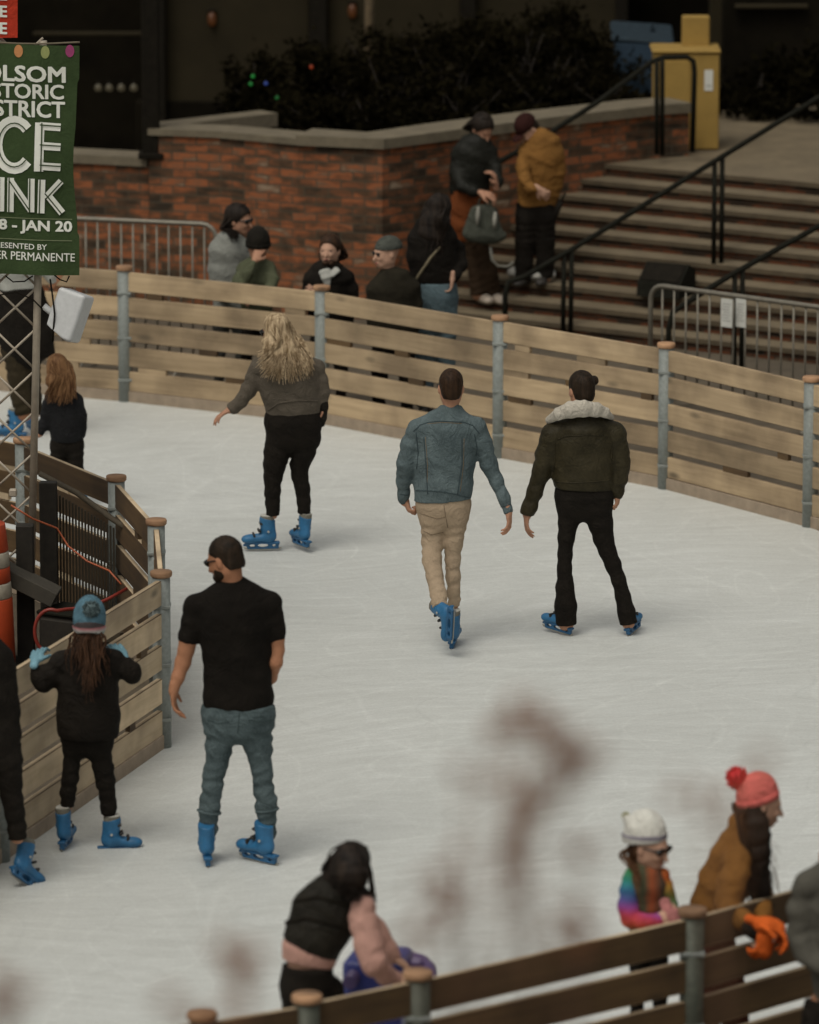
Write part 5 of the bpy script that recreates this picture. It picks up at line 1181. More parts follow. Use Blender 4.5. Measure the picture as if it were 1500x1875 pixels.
# ---------------------------------------------------------------- 5 girl in blue hat
glove_b = fabric('light_blue_glove', (.16, .30, .36), .3, .9)
def bluehat():
    f = Fig('child in blue pompom hat and black jacket holding on to the left fence', 121, 1553, scale=.93)
    m = fabric('black_puffer', (.012, .0095, .0072), .4, .8, 7, 80, .5)
    SL = [(113, 1210, 20), (97, 1232, 22), (80, 1250, 19), (70, 1240, 14), (66, 1222, 11)]
    SR = [(207, 1210, 21), (228, 1224, 20), (242, 1238, 17), (243, 1226, 15), (230, 1212, 11)]
    T = [(160, 1358, 50), (161, 1335, 56), (162, 1305, 58), (162, 1270, 54), (161, 1240, 54), (160, 1215, 46), (160, 1195, 26)]
    o, b1 = top(f, T, SL, SR, m, hem(f, 160, 1350), dr=.7, noise=(.005, 12, 4), extra=[(f.chain([(113, 1212, 18), (160, 1200, 20), (207, 1210, 18)], dr=1.1), [])])
    LL = [(136, 1352, 24), (133, 1375, 19), (131, 1400, 17), (128, 1425, 17.5), (125, 1450, 16.5), (124, 1478, 15.5)]
    RL = [(184, 1352, 25), (184, 1380, 22.5), (189, 1405, 21), (193, 1430, 20), (197, 1455, 17), (199, 1475, 17), (199, 1492, 16.5)]
    p, b2 = legs(f, None, LL, RL, BLK, [(160, 1335, 46), (160, 1352, 46), (160, 1364, 40)], folds=(.005, .06, 1))
    f.head(165, 1150, (.05, 1, -.3), size=1.05)
    hl, hr = f.P(64, 1213), f.P(229, 1207)
    f.build_body(b1 + b2 + [(f.headprims() + neck(f, 162, 1195, 11), []), (f.hand(hl, (.15, .85, .45), (.2, .3, -1), 1, .45, .9), []), (f.hand(hr, (-.5, .6, .5), (0, .5, -1), -1, .7, .9), [])])
    for (w_, d, n, t, nm_) in ((hl, (.15, .85, .45), (.2, .3, -1), 1, 'glove'), (hr, (-.5, .6, .5), (0, .5, -1), -1, 'glove')):
        pr = f.hand(w_, d, n, t, .45, 1.12); f.add('glove', [(pr, [])], glove_b, .006)
    hat_b = fabric('blue_knit', (.085, .165, .21), .3, 1, 14, 120, .9)
    bnd = bands('hat_band_knit', [(0, (.30, .42, .40)), (.35, (.50, .46, .44)), (.62, (.42, .16, .17)), (.75, (.05, .04, .04)), (1, (.05, .04, .04))], 2, 14.0, -14.0 * (f.hc[2] - .018 - f.o.z), .01)
    f.beanie(hat_b, bnd, None, .052, .125, (0, -.03, .01), z0=-.048, tilt=-.12, puff=1.08, brim=.052)
    f.pompom(f.P(167, 1116, -.11), .050, fabric('pom_fur', (.12, .165, .17), .4, 1, 60, 200, 1))
    f.long_hair(hair_au, [(122, 1206, -.10), (136, 1214, -.19), (152, 1240, -.23), (163, 1275, -.24), (174, 1262, -.23), (190, 1216, -.20), (204, 1206, -.10)], 75, .0055, .008, seed=9, length_jit=.10, dysp=.02,
                base_end=([(163, 1165, 19, -.02), (162, 1185, 24, -.06)], .6), front=(.05, .0), big=.96, under=True)
    f.skate(121, 1552, (.18, 1, 0), (-.05, 0, 1), k=.95); f.skate(212, 1567, (1, .1, 0), (-.06, 0, 1), k=.93)
bluehat()
# ---------------------------------------------------------------- 6 person cut by the left edge
def leftedge():
    f = Fig('person in all black cut off by the left edge of the frame beside the fence', 42, 1625)
    SL = [(-70, 1190, 24), (-85, 1260, 20), (-80, 1330, 16), (-70, 1360, 14)]; SR = [(0, 1210, 22), (8, 1250, 24), (18, 1300, 21), (20, 1345, 17), (16, 1360, 16)]
    T = [(-20, 1400, 62), (-25, 1350, 60), (-30, 1280, 58), (-32, 1220, 60), (-32, 1190, 44), (-32, 1165, 22)]
    o, b1 = top(f, T, SL, SR, BLK, hem(f, -20, 1385), dr=.6, extra=[(f.chain([(-75, 1195, 20), (-32, 1175, 22), (2, 1205, 20)], dr=1.1), [])])
    RL = [(12, 1395, 32), (17, 1430, 26), (22, 1460, 22), (27, 1490, 20), (31, 1515, 19), (32, 1536, 19)]
    LL = [(-40, 1395, 32), (-52, 1450, 24), (-55, 1500, 20), (-60, 1545, 19)]
    p, b2 = legs(f, None, LL, RL, BLK, [(-16, 1360, 55), (-15, 1390, 54)])
    f.head(-38, 1115, (0, 1, -.2)); f.build_body(b1 + b2 + [(f.headprims() + neck(f, -34, 1165, 16), []), (f.hand(f.P(16, 1356), (0, .1, -1), (-1, 0, 0), -1, .6), []), (f.hand(f.P(-70, 1358), (0, .1, -1), (1, 0, 0), 1, .6), [])]); f.short_hair(hair_dk)
    f.skate(42, 1618, (.52, .55, -.55), (-.42, -.1, 1), k=1.0); f.skate(-60, 1612, (0, 1, 0))
leftedge()
# ---------------------------------------------------------------- 7 small child with brown hair
def child():
    f = Fig('small child with straight brown hair in black outfit reaching for the island fence', 125, 930, scale=.88)
    m = fabric('navy_black_jacket', (.012, .012, .013), .5, .7, 7, 70, .5)
    T = [(120, 812, 28), (124, 790, 32), (124, 765, 33), (118, 745, 32), (112, 725, 26), (107, 708, 15)]
    SL = [(92, 738, 13), (86, 758, 13.5), (80, 778, 11.5), (72, 795, 9)]; SR = [(139, 735, 13), (146, 758, 12), (147, 782, 10.5), (140, 800, 9, .1)]
    o, b1 = top(f, T, SL, SR, m, hem(f, 120, 808, .0), dr=.7, extra=[(f.chain([(94, 738, 13), (112, 722, 14), (138, 735, 13)], dr=1.1), [])])
    LL = [(108, 815, 18), (106, 850, 16), (104, 885, 13), (103, 905, 12)]; RL = [(138, 815, 18), (138, 850, 16), (142, 885, 13), (143, 908, 12)]
    p, b2 = legs(f, None, LL, RL, BLK, [(122, 795, 28), (122, 815, 29)])
    f.head(105, 676, (-.5, .8, -.35), up=(-.15, .1, 1))
    f.build_body(b1 + b2 + [(f.headprims() + neck(f, 110, 712, 8.5), []), (f.hand(f.P(70, 797), (-.9, -.3, -.2), (0, 0, -1), 1, .3, .9), []), (f.hand(f.P(140, 800, .1), (0, .3, -1), (-1, 0, 0), -1, .5, .85), [])])
    f.long_hair(hair_au2, [(80, 722, -.08), (90, 728, -.12), (106, 731, -.14), (124, 730, -.14), (141, 722, -.10)], 150, .0052, .003, seed=6, length_jit=.05, dysp=.015, base_end=([(104, 672, 19, -.02), (106, 695, 22, -.05), (110, 713, 23, -.07)], .5), sides=1.1)
    f.skate(103, 925, (-.2, 1, 0), k=.75); f.skate(143, 928, (.4, 1, 0), k=.75)
hair_au2 = hairmat('light_brown_hair', (.24, .13, .06), (.085, .038, .016))
child()
# ---------------------------------------------------------------- 8 person behind the truss
def behind_truss():
    f = Fig('person in grey top, black coat and dark trousers standing behind the truss tower', 40, 800, skin=SK2)
    wt = fabric('pale_grey_shirt', (.33, .33, .30), .15); br = fabric('dark_brown_trousers', (.034, .026, .015), .4)
    T = [(38, 560, 40), (37, 530, 38), (36, 490, 40), (36, 455, 42), (36, 435, 32), (36, 418, 15)]
    SL = [(2, 450, 14), (-8, 480, 13), (-10, 510, 11), (-4, 535, 9)]; SR = [(70, 450, 14), (84, 480, 13), (92, 505, 11), (98, 518, 9)]
    o, b1 = top(f, T, SL, SR, wt, hem(f, 38, 548), name='shirt')
    f.add('coat', [(f.chain([(38, 540, 44), (42, 575, 48), (46, 610, 50), (50, 635, 46), (46, 655, 30)], dr=.7, k=.05) + [cone(f.P(70, 600), f.P(95, 648), .08, .03, k=.03)], [])], BLK, None, (.006, 12, 2))
    LL = [(30, 650, 26), (34, 690, 22), (38, 725, 20), (44, 758, 21)]; RL = [(52, 650, 24, .1), (56, 690, 20, .2), (60, 725, 18, .25), (62, 755, 18, .3)]
    p, b2 = legs(f, None, LL, RL, br, [(40, 590, 38), (40, 640, 40)], folds=(.006, .07, 1))
    f.head(38, 390, (.2, 1, -.1)); f.build_body(b1 + b2 + [(f.headprims() + neck(f, 37, 425, 12), []), (f.hand(f.P(98, 518), (.3, .2, .6), (0, 1, 0), -1, .8), []), (f.hand(f.P(-4, 536), (.2, .2, -1), (1, 0, 0), 1, .6), [])]); f.short_hair(hair_dk)
    f.skate(24, 806, (-.95, .1, -.02), (.12, 0, 1)); f.skate(58, 790, (-.3, 1, 0), dy=.3)
behind_truss()
# ================================================================ SPECTATORS AND FENCE-SIDE SKATERS
def stand(f, hipx, hipy, fy, hw, mat, ll=-.45, name='trousers', col=None, stance=.7, dyk=0.0, top=None):
    """hidden or half hidden lower body: straight legs from hips to the ground"""
    a = hw * stance; g1 = [(hipx - a * .8, hipy + 14, hw * .60, dyk), (hipx - a, (hipy + fy) / 2, hw * .42, dyk), (hipx - a, fy - 14, hw * .34, dyk)]
    g2 = [(hipx + a * .8, hipy + 14, hw * .60, dyk), (hipx + a, (hipy + fy) / 2, hw * .42, dyk), (hipx + a, fy - 14, hw * .34, dyk)]
    return legs(f, None, g1, g2, mat, [(hipx, hipy - 20, hw, dyk), (hipx, hipy, hw, dyk)], name=name)
shoe_d = plain('dark_shoe', (.03, .025, .02), .6)
# ---- 9 skater in vest with pink sleeves (foreground, bending over a purple skating aid)
def vest():
    f = Fig('person in black puffer vest over pink top bending over a purple skating aid', 585, 2105, skin=SK3, vox=.009)
    pk = fabric('pink_top', (.47, .27, .22), .14, .9, 7, 80, .5); vm = fabric('black_puffer_vest', (.016, .014, .010), .4, .6, 6, 40, .6)
    T = [(566, 1752, 50, 0), (575, 1722, 54, 0), (588, 1692, 58, .02), (606, 1662, 58, .04), (622, 1640, 50, .05), (636, 1622, 32, .06)]
    SR = [(664, 1664, 26, -.05), (668, 1695, 27, -.08), (675, 1728, 26, -.12), (684, 1762, 26, -.15), (706, 1785, 19, -.08), (728, 1792, 14, -.02)]
    SL = [(640, 1660, 22, .3), (690, 1700, 20, .35), (720, 1750, 17, .3)]
    g = [(f.chain([(562, 1768, 46, 0), (568, 1740, 49, 0), (588, 1700, 40, 0), (616, 1655, 34, .04)], dr=.7, k=.05), [(np.array(f.P(560, 1763)), (-.22, 0, -1))]), *f.sleeve(SR, folds=(.006, .08, 1)), (f.chain(SL, folds=(.006, .08, 2)), [])]
    f.add('top', g, pk, None, (.004, 14, 2), .03)
    v = f.chain(T, dr=.74, k=.04, folds=(.006, .16, .5)); 
    o = f.add('vest', [(v + f.chain([(560, 1655, 22, .02), (620, 1632, 30, .05), (660, 1650, 24, .0)], dr=1.1, k=.05), [(np.array(f.P(550, 1730)), (-.42, 0, -1))])], vm, None, (.004, 12, 1))
    for (q, r_) in (([(525, 1690), (560, 1682), (600, 1690), (650, 1702)], .012), ([(540, 1650), (580, 1643), (620, 1652), (660, 1668)], .010)): seam(f, o, q, r_, M['frame'], off=-.2)
    lg = seam(f, o, [(624, 1620), (634, 1626), (640, 1630), (648, 1630)], .012, plain('white_print', (.55, .55, .5), .7, bs=0), name='logo_patch', off=.1)
    o, b = legs(f, None, [(545, 1815, 34, -.02), (548, 1900, 30, .05), (545, 2000, 26, .0), (545, 2060, 24, 0)], [(600, 1815, 34, .05), (625, 1900, 30, .1), (630, 2000, 25, .05), (632, 2060, 24, .05)], BLK, [(563, 1768, 47), (562, 1800, 50)], hipdr=.85)
    f.head(645, 1588, (.70, .66, -.35), up=(.12, .0, 1), size=.96, dy=.05)
    f.build_body(b + [(f.chain(T, dr=.55, shrink=.055), []), (f.headprims() + neck(f, 630, 1628, 14, .05), []), (f.chain(SR, shrink=.014), []), (f.hand(f.P(724, 1790, -.02), (1, .3, -.25), (0, 0, -1), 1, .4), []), (f.hand(f.P(718, 1750, .3), (.8, 0, -.6), (0, 0, -1), -1, .5), [])])
    f.long_hair(hair_bk, [(612, 1612, -.06), (624, 1624, -.10), (640, 1632, -.12), (658, 1634, -.10), (674, 1638, -.04), (684, 1650, .02)], 300, .0052, .009, seed=12, nkd=.068, length_jit=.05, dysp=.03, base_end=([(646, 1576, 27, -.02), (645, 1598, 29, -.04), (644, 1612, 29, -.05)], .7), big=1.0)
    rr = random.Random(5); f.strands('loose_hair', [[f.P(668 + rr.uniform(-6, 6), 1575, -.02), f.P(680 + rr.uniform(-5, 3), 1600, 0), f.P(682 + rr.uniform(-5, 4), 1628, .02), f.P(684 + rr.uniform(-8, 6), 1648 + rr.uniform(-8, 12), .02)] for _ in range(22)], .005, hair_bk)
    f.skate(545, 2104, (.6, .8, 0)); f.skate(632, 2100, (.8, .6, 0))
hair_bk = hairmat('black_hair', (.030, .021, .015), (.007, .005, .004))
vest()
def aid():
    pm = plain('purple_plastic', (.085, .055, .16), .45, var=.2, scale=5, bs=.05); bm_ = plain('deep_blue_plastic', (.035, .045, .20), .45, var=.2, scale=5, bs=.05)
    c = V(700, 1800, 27.30); r = empty('skating_aid', (c.x, c.y, 0), 'purple and blue plastic skating aid pushed by the bending person', 'skating aid')
    px = 1 / PXM(27.30, .8)
    top_ = [V(x, y, Y) for (x, y, Y) in ((620, 1752, 27.15), (655, 1742, 27.50), (700, 1740, 27.60), (780, 1757, 27.60), (790, 1800, 27.25), (700, 1845, 26.95))]
    b = V(640, 1800, 27.35)
    sdf_obj('seat_body', [([sbox((c.x - .02, 27.4, .44), (.11, .13, .33), np.array(rotz(R(-12))), .035, .03)], [])], .012, bm_, r, parent_loc(r))
    MB().tube([V(640, 1800, 27.20), V(668, 1752, 27.45), V(700, 1745, 27.60), V(740, 1752, 27.63), V(775, 1763, 27.57), V(786, 1775, 27.45), V(787, 1800, 27.25)], .036, 12).build('handle', pm, r)
    mb = MB(); mb.box(V(742, 1768, 27.47), (.19, .05, .085), rotz(R(-10)), bev=.02); mb.build('back_plate', pm, r)
    for dx in (-.16, .14): mb = MB(); mb.box((c.x + dx, 27.4, .05), (.045, .62, .07), bev=.015); mb.build('runner', pm, r)
    p = V(548, 1850, 27.25); MB().tube([V(560, 1800, 27.35), V(552, 1840, 27.30), V(545, 1880, 27.25), V(545, 2060, 27.15)], .03, 10).build('leg', pm, r)
aid()
# ---- 10 child in white beanie
rain_m = bands('rainbow_knit', [(0, (.55, .16, .03)), (.14, (.50, .07, .03)), (.30, (.42, .03, .06)), (.42, (.26, .05, .22)), (.54, (.10, .07, .24)), (.68, (.035, .13, .26)), (.84, (.02, .22, .20)), (1, (.05, .26, .10))], 2, 3.4, 0, .10)
def rainbow():
    f = Fig('child in white beanie, sunglasses and rainbow sweater leaning on the near fence', 1190, 2026, skin=SK3, scale=.92)
    z0 = f.P(1150, 1690).z - f.o.z; r_m = bands('rainbow_sleeve', [(0, (.60, .17, .03)), (.16, (.50, .06, .03)), (.32, (.40, .035, .07)), (.44, (.24, .05, .24)), (.56, (.07, .07, .24)), (.70, (.03, .12, .24)), (.84, (.02, .20, .17)), (1, (.05, .24, .09))], 2, 3.5, -3.5 * z0 + .02, .07)
    mv = bands('brown_green_knit', [(0, (.08, .05, .02)), (.3, (.10, .055, .022)), (.45, (.045, .06, .03)), (.6, (.30, .07, .02)), (.8, (.08, .05, .03)), (1, (.05, .03, .02))], 0, 4.0, .5, .12)
    T = [(1192, 1730, 32, .05), (1190, 1700, 34, .04), (1187, 1660, 36, .02), (1184, 1620, 35), (1183, 1597, 28), (1183, 1580, 13)]
    SL = [(1158, 1602, 17), (1153, 1630, 18, -.02), (1150, 1660, 19, -.04), (1155, 1682, 18.5, -.05), (1180, 1688, 16, -.10), (1208, 1685, 13, -.18), (1218, 1682, 12, -.2)]
    SR = [(1214, 1602, 14), (1222, 1630, 13.5), (1230, 1655, 12), (1234, 1668, 11, -.05)]
    f.add('sweater_body', [(f.chain(T, dr=.72, k=.04), [])], mv, None, (.004, 16, 1))
    f.add('sleeve', f.sleeve(SL, folds=(.005, .06, 1)), r_m, None, (.003, 20, 1))
    sr_m = bands('rainbow_sleeve_right', [(0, (.02, .14, .10)), (.35, (.10, .12, .03)), (.6, (.38, .20, .03)), (.8, (.50, .10, .02)), (1, (.45, .12, .03))], 2, 4.5, -4.5 * (f.P(1225, 1665).z - f.o.z), .06)
    f.add('sleeve', [(f.chain(SR, folds=(.004, .06, 1)), [])], sr_m)
    o, b = stand(f, 1188, 1745, 2026, 33, BLK)
    f.head(1191, 1549, (.80, -.58, -.25), up=(-.12, .05, 1), size=1.02)
    wl, wr = f.P(1218, 1682, -.2), f.P(1234, 1668, -.08)
    f.build_body(b + [(f.chain(T, dr=.62, shrink=.014), []), (f.chain(SL, shrink=.014), []), (f.chain(SR, shrink=.012), []), (f.headprims() + neck(f, 1184, 1592, 11), []), (f.hand(wl, (.6, -.3, -.75), (0, 1, 0), 1, .5, .95), []), (f.hand(wr, (.3, -.5, -.4), (0, 1, 0), -1, .5, .95), [])])
    pg = fabric('pink_glove', (.42, .17, .16), .3, 1, 14, 120, .7)
    f.add('glove', [(f.hand(f.P(1236, 1686, -.22), (.45, -.15, -.85), (-.2, .6, -.3), 1, .35, 1.25), [])], pg, .006); f.add('glove', [(f.hand(f.P(1222, 1664, -.12), (.35, -.4, -.9), (0, .6, 0), -1, .5, 1.25), [])], pg, .006)
    f.face(); f.sunglasses()
    hb = fabric('white_knit', (.66, .65, .59), .14, 1, 14, 110, 1); bd = bands('grey_striped_band', [(0, (.48, .46, .42)), (.40, (.50, .49, .45)), (.5, (.16, .14, .19)), (.62, (.18, .16, .20)), (.7, (.50, .49, .45)), (1, (.5, .49, .45))], 2, 11, -11 * (f.P(1182, 1546).z - f.o.z), .02)
    f.beanie(hb, bd, None, tall=.125, slouch=(0, -.035, .005), z0=.030, tilt=.35, puff=1.08, brim=.045)
    f.pompom(f.P(1146, 1494, .0), .018, fabric('pale_yellow_wool', (.50, .48, .26), .2))
    f.add('hat_peak', [([cone(f.P(1168, 1516), f.P(1147, 1497), .065, .022, k=.02)], [])], hb, .006)
    f.long_hair(hair_br, [(1160, 1585, -.02), (1166, 1600, -.06), (1172, 1612, -.09)], 40, .006, .006, seed=3, under=True, base_end=None, length_jit=.03)
    f.skate(1170, 2024, (.5, -.8, 0)); f.skate(1212, 2024, (.5, -.8, 0))
rainbow()
# ---- 11 person in pink pompom beanie and mustard jacket
def mustard():
    f = Fig('person in coral pompom beanie, mustard jacket and orange gloves leaning on the near fence', 1320, 2010, skin=SK3, vox=.009)
    mu = fabric('mustard_jacket', (.205, .090, .020), .25, .85, 6, 70, .5); orr = fabric('orange_glove', (.62, .115, .02), .25, .9, 14, 80, .6)
    T = [(1304, 1718, 44, .1), (1306, 1690, 46, .08), (1313, 1655, 47, .05), (1327, 1615, 48, .02), (1345, 1573, 46, 0), (1360, 1540, 38, 0), (1370, 1515, 24, 0)]
    SL = [(1352, 1578, 30, -.12), (1342, 1615, 29, -.18), (1332, 1650, 27, -.2), (1342, 1672, 24, -.24), (1362, 1685, 19, -.32), (1378, 1693, 15, -.36)]
    SR = [(1380, 1570, 24, .08), (1392, 1610, 22, .06), (1397, 1645, 20, -.05), (1398, 1672, 17, -.2), (1396, 1688, 14, -.3)]
    o, b1 = top(f, T, SL, SR, mu, (np.array(f.P(1304, 1725)), (.2, 0, -1)), dr=.78, extra=[(f.chain([(1350, 1503, 15, 0), (1362, 1505, 16, .0), (1374, 1512, 14, .0)], dr=1.1), [])], folds=(.007, .08, 2), noise=(.006, 11, 5))
    mar = fabric('maroon_trousers', (.060, .016, .012), .3)
    o2, b2 = legs(f, None, [(1295, 1765, 34, .1), (1292, 1860, 28, .1), (1292, 1960, 24, .1)], [(1330, 1765, 34, .15), (1345, 1860, 28, .2), (1345, 1960, 24, .2)], mar, [(1304, 1700, 40, .1), (1306, 1745, 44, .12)], hipdr=.8)
    f.head(1395, 1472, (.93, .12, -.22), up=(.16, 0, 1), size=.98)
    f.build_body(b1 + b2 + [(f.headprims() + neck(f, 1375, 1515, 16), []), (f.hand(f.P(1384, 1686, -.40), (.90, -.15, -.30), (0, -.2, -1), 1, .75, .9), []), (f.hand(f.P(1400, 1700, -.40), (-.10, -.1, -1), (-.6, .6, 0), -1, .6, .8), [])])
    f.face()
    f.add('glove', [(f.hand(f.P(1386, 1688, -.40), (.90, -.15, -.30), (0, -.2, -1), 1, .75, 1.30) + [ell(f.P(1404, 1695, -.41), (.062, .05, .045)), ell(f.P(1420, 1700, -.41), (.05, .045, .04))], [])], orr, .006); f.add('glove', [(f.hand(f.P(1402, 1698, -.40), (-.10, -.1, -1), (-.6, .6, 0), -1, .6, 1.10) + [ell(f.P(1402, 1718, -.41), (.045, .045, .07)), ell(f.P(1400, 1740, -.41), (.038, .035, .045))], [])], orr, .006)
    f.add('cuff', [(f.chain([(1374, 1700, 16, -.38), (1384, 1708, 15, -.39)], dr=1), [])], BLK, .007)
    ck = fabric('coral_knit', (.70, .16, .14), .2, 1, 20, 100, 1)
    f.beanie(ck, ck, None, tall=.118, slouch=(0, -.022, .0), z0=.022, tilt=.55, puff=.98, brim=.035)
    f.pompom(f.P(1350, 1424, 0), .056, fabric('red_pompom', (.70, .055, .065), .3, 1, 60, 200, 1))
    f.long_hair(hair_bk2, [(1352, 1590, -.06), (1372, 1622, -.14), (1390, 1636, -.16), (1404, 1632, -.15), (1418, 1628, -.08)], 330, .0052, .013, seed=14, freq=2.6, under=True, length_jit=.12, dysp=.03, base_end=([(1384, 1488, 20, -.06), (1386, 1508, 22, -.08), (1389, 1530, 23, -.09), (1392, 1565, 21, -.10), (1398, 1598, 14, -.11)], .6))
    f.long_hair(hair_br, [(1424, 1590, -.02), (1430, 1625, -.02)], 16, .0035, .012, seed=15, freq=3.5, under=True, length_jit=.2, dysp=.02, name='loose_hair')
    f.skate(1292, 2008, (.9, -.3, 0)); f.skate(1345, 2006, (.9, -.3, 0))
hair_bk2 = hairmat('very_dark_hair', (.020, .012, .008), (.007, .005, .003))
mustard()
# ---- 12 grey coat at the right edge, outside the near fence
def greycoat():
    dx = 28
    f = Fig('person in grey wool coat at the right edge in front of the near fence', 1515, 2165, skin=SK2, vox=.010)
    gm = fabric('grey_wool', (.09, .085, .070), .2, .95, 9, 100, .4, crease=.4)
    T = [(1556, 1850, 64), (1554, 1790, 66), (1551, 1720, 68), (1548, 1660, 70), (1546, 1610, 60), (1548, 1575, 34)]
    SL = [(1478, 1622, 27), (1467, 1665, 28), (1465, 1710, 27), (1474, 1745, 24, -.05), (1500, 1768, 20, -.1), (1524, 1776, 17, -.12)]
    SR = [(1606, 1620, 27), (1618, 1680, 26), (1618, 1740, 24), (1606, 1790, 20)]
    o, b1 = top(f, T, SL, SR, gm, hem(f, 1528, 1838), name='coat', extra=[(f.chain([(1480, 1618, 24), (1548, 1585, 27), (1604, 1618, 24)], dr=1.1), [])], folds=(.008, .1, 1))
    o2, b2 = stand(f, 1528, 1850, 2165, 55, BLK)
    f.head(1572, 1516, (.3, 1, -.1)); f.build_body(b1 + b2 + [(f.headprims() + neck(f, 1522, 1570, 22), []), (f.hand(f.P(1528, 1774, -.12), (.7, .3, -.5), (0, 1, 0), 1, .6), []), (f.hand(f.P(1580, 1790), (-.2, .3, -1), (-1, 0, 0), -1, .6), [])]); f.short_hair(hair_dk)
    f.shoe(1490, 2165, (0, 1, 0), shoe_d); f.shoe(1565, 2165, (0, 1, 0), shoe_d)
greycoat()
# ================================================================ far spectators
ROW = 'spectators standing behind the far fence'
def spectator(label, x, y, Z, T, SL, SR, mat, hd, face_dir, hipy, fy, legmat, hairfn, skin=SK, hands=None, size=1.0, gname=ROW, dr=.7, topname='jacket', glasses=False, faceon=True, up=(0, 0, 1), hemy=None, shoes=None):
    f = Fig(label, x, y, Y=Z, skin=skin, vox=.011, group=None)
    hx = T[0][0]; hw = T[0][2]
    o, b1 = top(f, T, SL, SR, mat, hem(f, hx, hemy or hipy + 6), name=topname, dr=dr, extra=[(f.chain([SL[0][:2] + (SL[0][2] * .9,), (T[-1][0], T[-1][1] + 8, T[-1][2]), SR[0][:2] + (SR[0][2] * .9,)], dr=1.1), [])])
    o2, b2 = stand(f, hx, hipy + 4, fy, hw * .88, legmat)
    f.head(hd[0], hd[1], face_dir, up=up, size=size)
    hp = []
    for S_, t in ((SL, 1), (SR, -1)):
        e = S_[-1]; d = np.array(f.P(*e[:2], e[3] if len(e) > 3 else 0)) - np.array(f.P(*S_[-2][:2], S_[-2][3] if len(S_[-2]) > 3 else 0)); hp.append((f.hand(f.P(e[0], e[1], e[3] if len(e) > 3 else 0), d, (0, .7, -.5), t, .7, .95), []))
    f.build_body(b1 + b2 + [(f.headprims() + neck(f, T[-1][0], T[-1][1] + 2, 10), [])] + hp, .009)
    if faceon: f.face()
    if glasses: f.sunglasses()
    hairfn(f)
    for k in (-1, 1): f.shoe(hx + k * hw * .62, fy + 1, (.1, -1 if faceon else 1, 0), shoes or shoe_d)
    return f
hair_dk2 = hairmat('deep_brown_hair', (.060, .030, .015), (.018, .010, .006))
gsw = fabric('grey_sweater', (.24, .245, .22), .16, .95, 8, 80, .6); olv = fabric('olive_hoodie', (.085, .092, .055), .2, .95, 8, 70, .6)
def g(y, Z): return 8.6
f13 = spectator('person in grey sweater and sunglasses behind the far fence looking right', 425, 745, 46.7,
    [(422, 560, 34), (421, 530, 34), (420, 495, 35), (420, 460, 36), (422, 440, 26), (430, 424, 11)], [(396, 452, 12), (392, 490, 12.5), (395, 525, 11), (408, 545, 9, -.15), (420, 540, 8, -.3)], [(446, 452, 12), (452, 485, 12), (455, 515, 11), (452, 535, 9)],
    gsw, (438, 403), (.9, -.42, -.12), 575, 727, fabric('grey_trousers', (.05, .05, .045), .3), lambda f: (f.long_hair(hair_bk, [(412, 425, -.02), (420, 432, -.08), (432, 432, -.12), (440, 425, -.10)], 90, .008, .010, seed=41, front=(.06, .06), big=1.10, length_jit=.05), f.add('hair_back', [([ell(f.H(0, -.075, -.03), np.array((.07, .06, .09)), f.hM)], [])], hair_bk, .008, (.004, 60, 1))), glasses=True)
f14 = spectator('child in black beanie and olive hoodie resting on the far fence', 470, 745, 46.3,
    [(470, 570, 30), (470, 545, 31), (470, 515, 33), (470, 490, 30), (471, 475, 11)], [(446, 492, 12), (438, 515, 14, -.1), (440, 530, 13, -.2), (455, 500, 11, -.2), (466, 478, 8, -.15)], [(493, 492, 12), (500, 512, 12, -.1), (494, 530, 12, -.18), (482, 538, 10, -.2), (476, 540, 8, -.22)],
    olv, (473, 452), (.15, -1, -.25), 590, 733, BLK, lambda f: f.beanie(BLK2, BLK2, None, tall=.11, z0=.0, tilt=.15, puff=1.15, brim=.04), size=.95, topname='hoodie')
f15 = spectator('person with brown hair in black blazer and white collar behind the far fence', 602, 775, 46.0,
    [(602, 600, 37), (602, 570, 38), (601, 540, 40), (601, 510, 41), (600, 492, 28), (603, 480, 10)], [(569, 510, 13), (562, 540, 13.5), (572, 562, 11, -.1), (590, 558, 9, -.2), (583, 549, 7, -.22)], [(635, 508, 14), (645, 530, 14), (646, 560, 12), (640, 590, 9)],
    BLK, (604, 458), (-.30, -1, .02), 610, 742, BLK, lambda f: (f.long_hair(hair_dk2, [(578, 490, -.04), (590, 480, -.12), (604, 480, -.13), (618, 482, -.05), (628, 492, .0)][::1], 60, .009, .012, seed=31, front=(.05, .02), base_end=None, length_jit=.03, big=1.05, sides=1.3, dysp=.02), f.add('hair_back', [([ell(f.H(.03, -.075, -.05), np.array((.085, .055, .12)), f.hM)], [])], hair_dk2, .008, (.004, 60, 1))), topname='blazer', size=.98, skin=SK3)
shirt_w = fabric('white_shirt', (.45, .45, .41), .12)
f15.add('collar', [(f15.chain([(601, 532, 3, -.135), (598, 508, 9, -.14), (594, 496, 11, -.13)], dr=.35), []), (f15.chain([(607, 502, 7, -.13), (618, 493, 7, -.10)], dr=.4), [])], shirt_w, .006)
f16 = spectator('person in grey beanie, glasses and dark coat behind the far fence looking left', 715, 790, 45.3,
    [(720, 620, 42), (720, 590, 44), (720, 560, 45), (720, 530, 45), (720, 510, 32), (712, 497, 12)], [(686, 528, 14), (682, 560, 14), (684, 590, 12), (690, 610, 9)], [(755, 525, 15), (762, 555, 14), (762, 590, 12), (755, 612, 9)],
    fabric('dark_coat', (.020, .017, .011), .4), (708, 462), (-.85, -.45, -.10), 630, 766, BLK, lambda f: f.beanie(fabric('grey_knit', (.075, .080, .068), .3, 1, 20, 90, .8), fabric('grey_knit_band', (.065, .07, .06), .3), None, tall=.085, z0=.030, tilt=.05, brim=.035, puff=.97), skin=SK3, topname='coat', size=1.02)
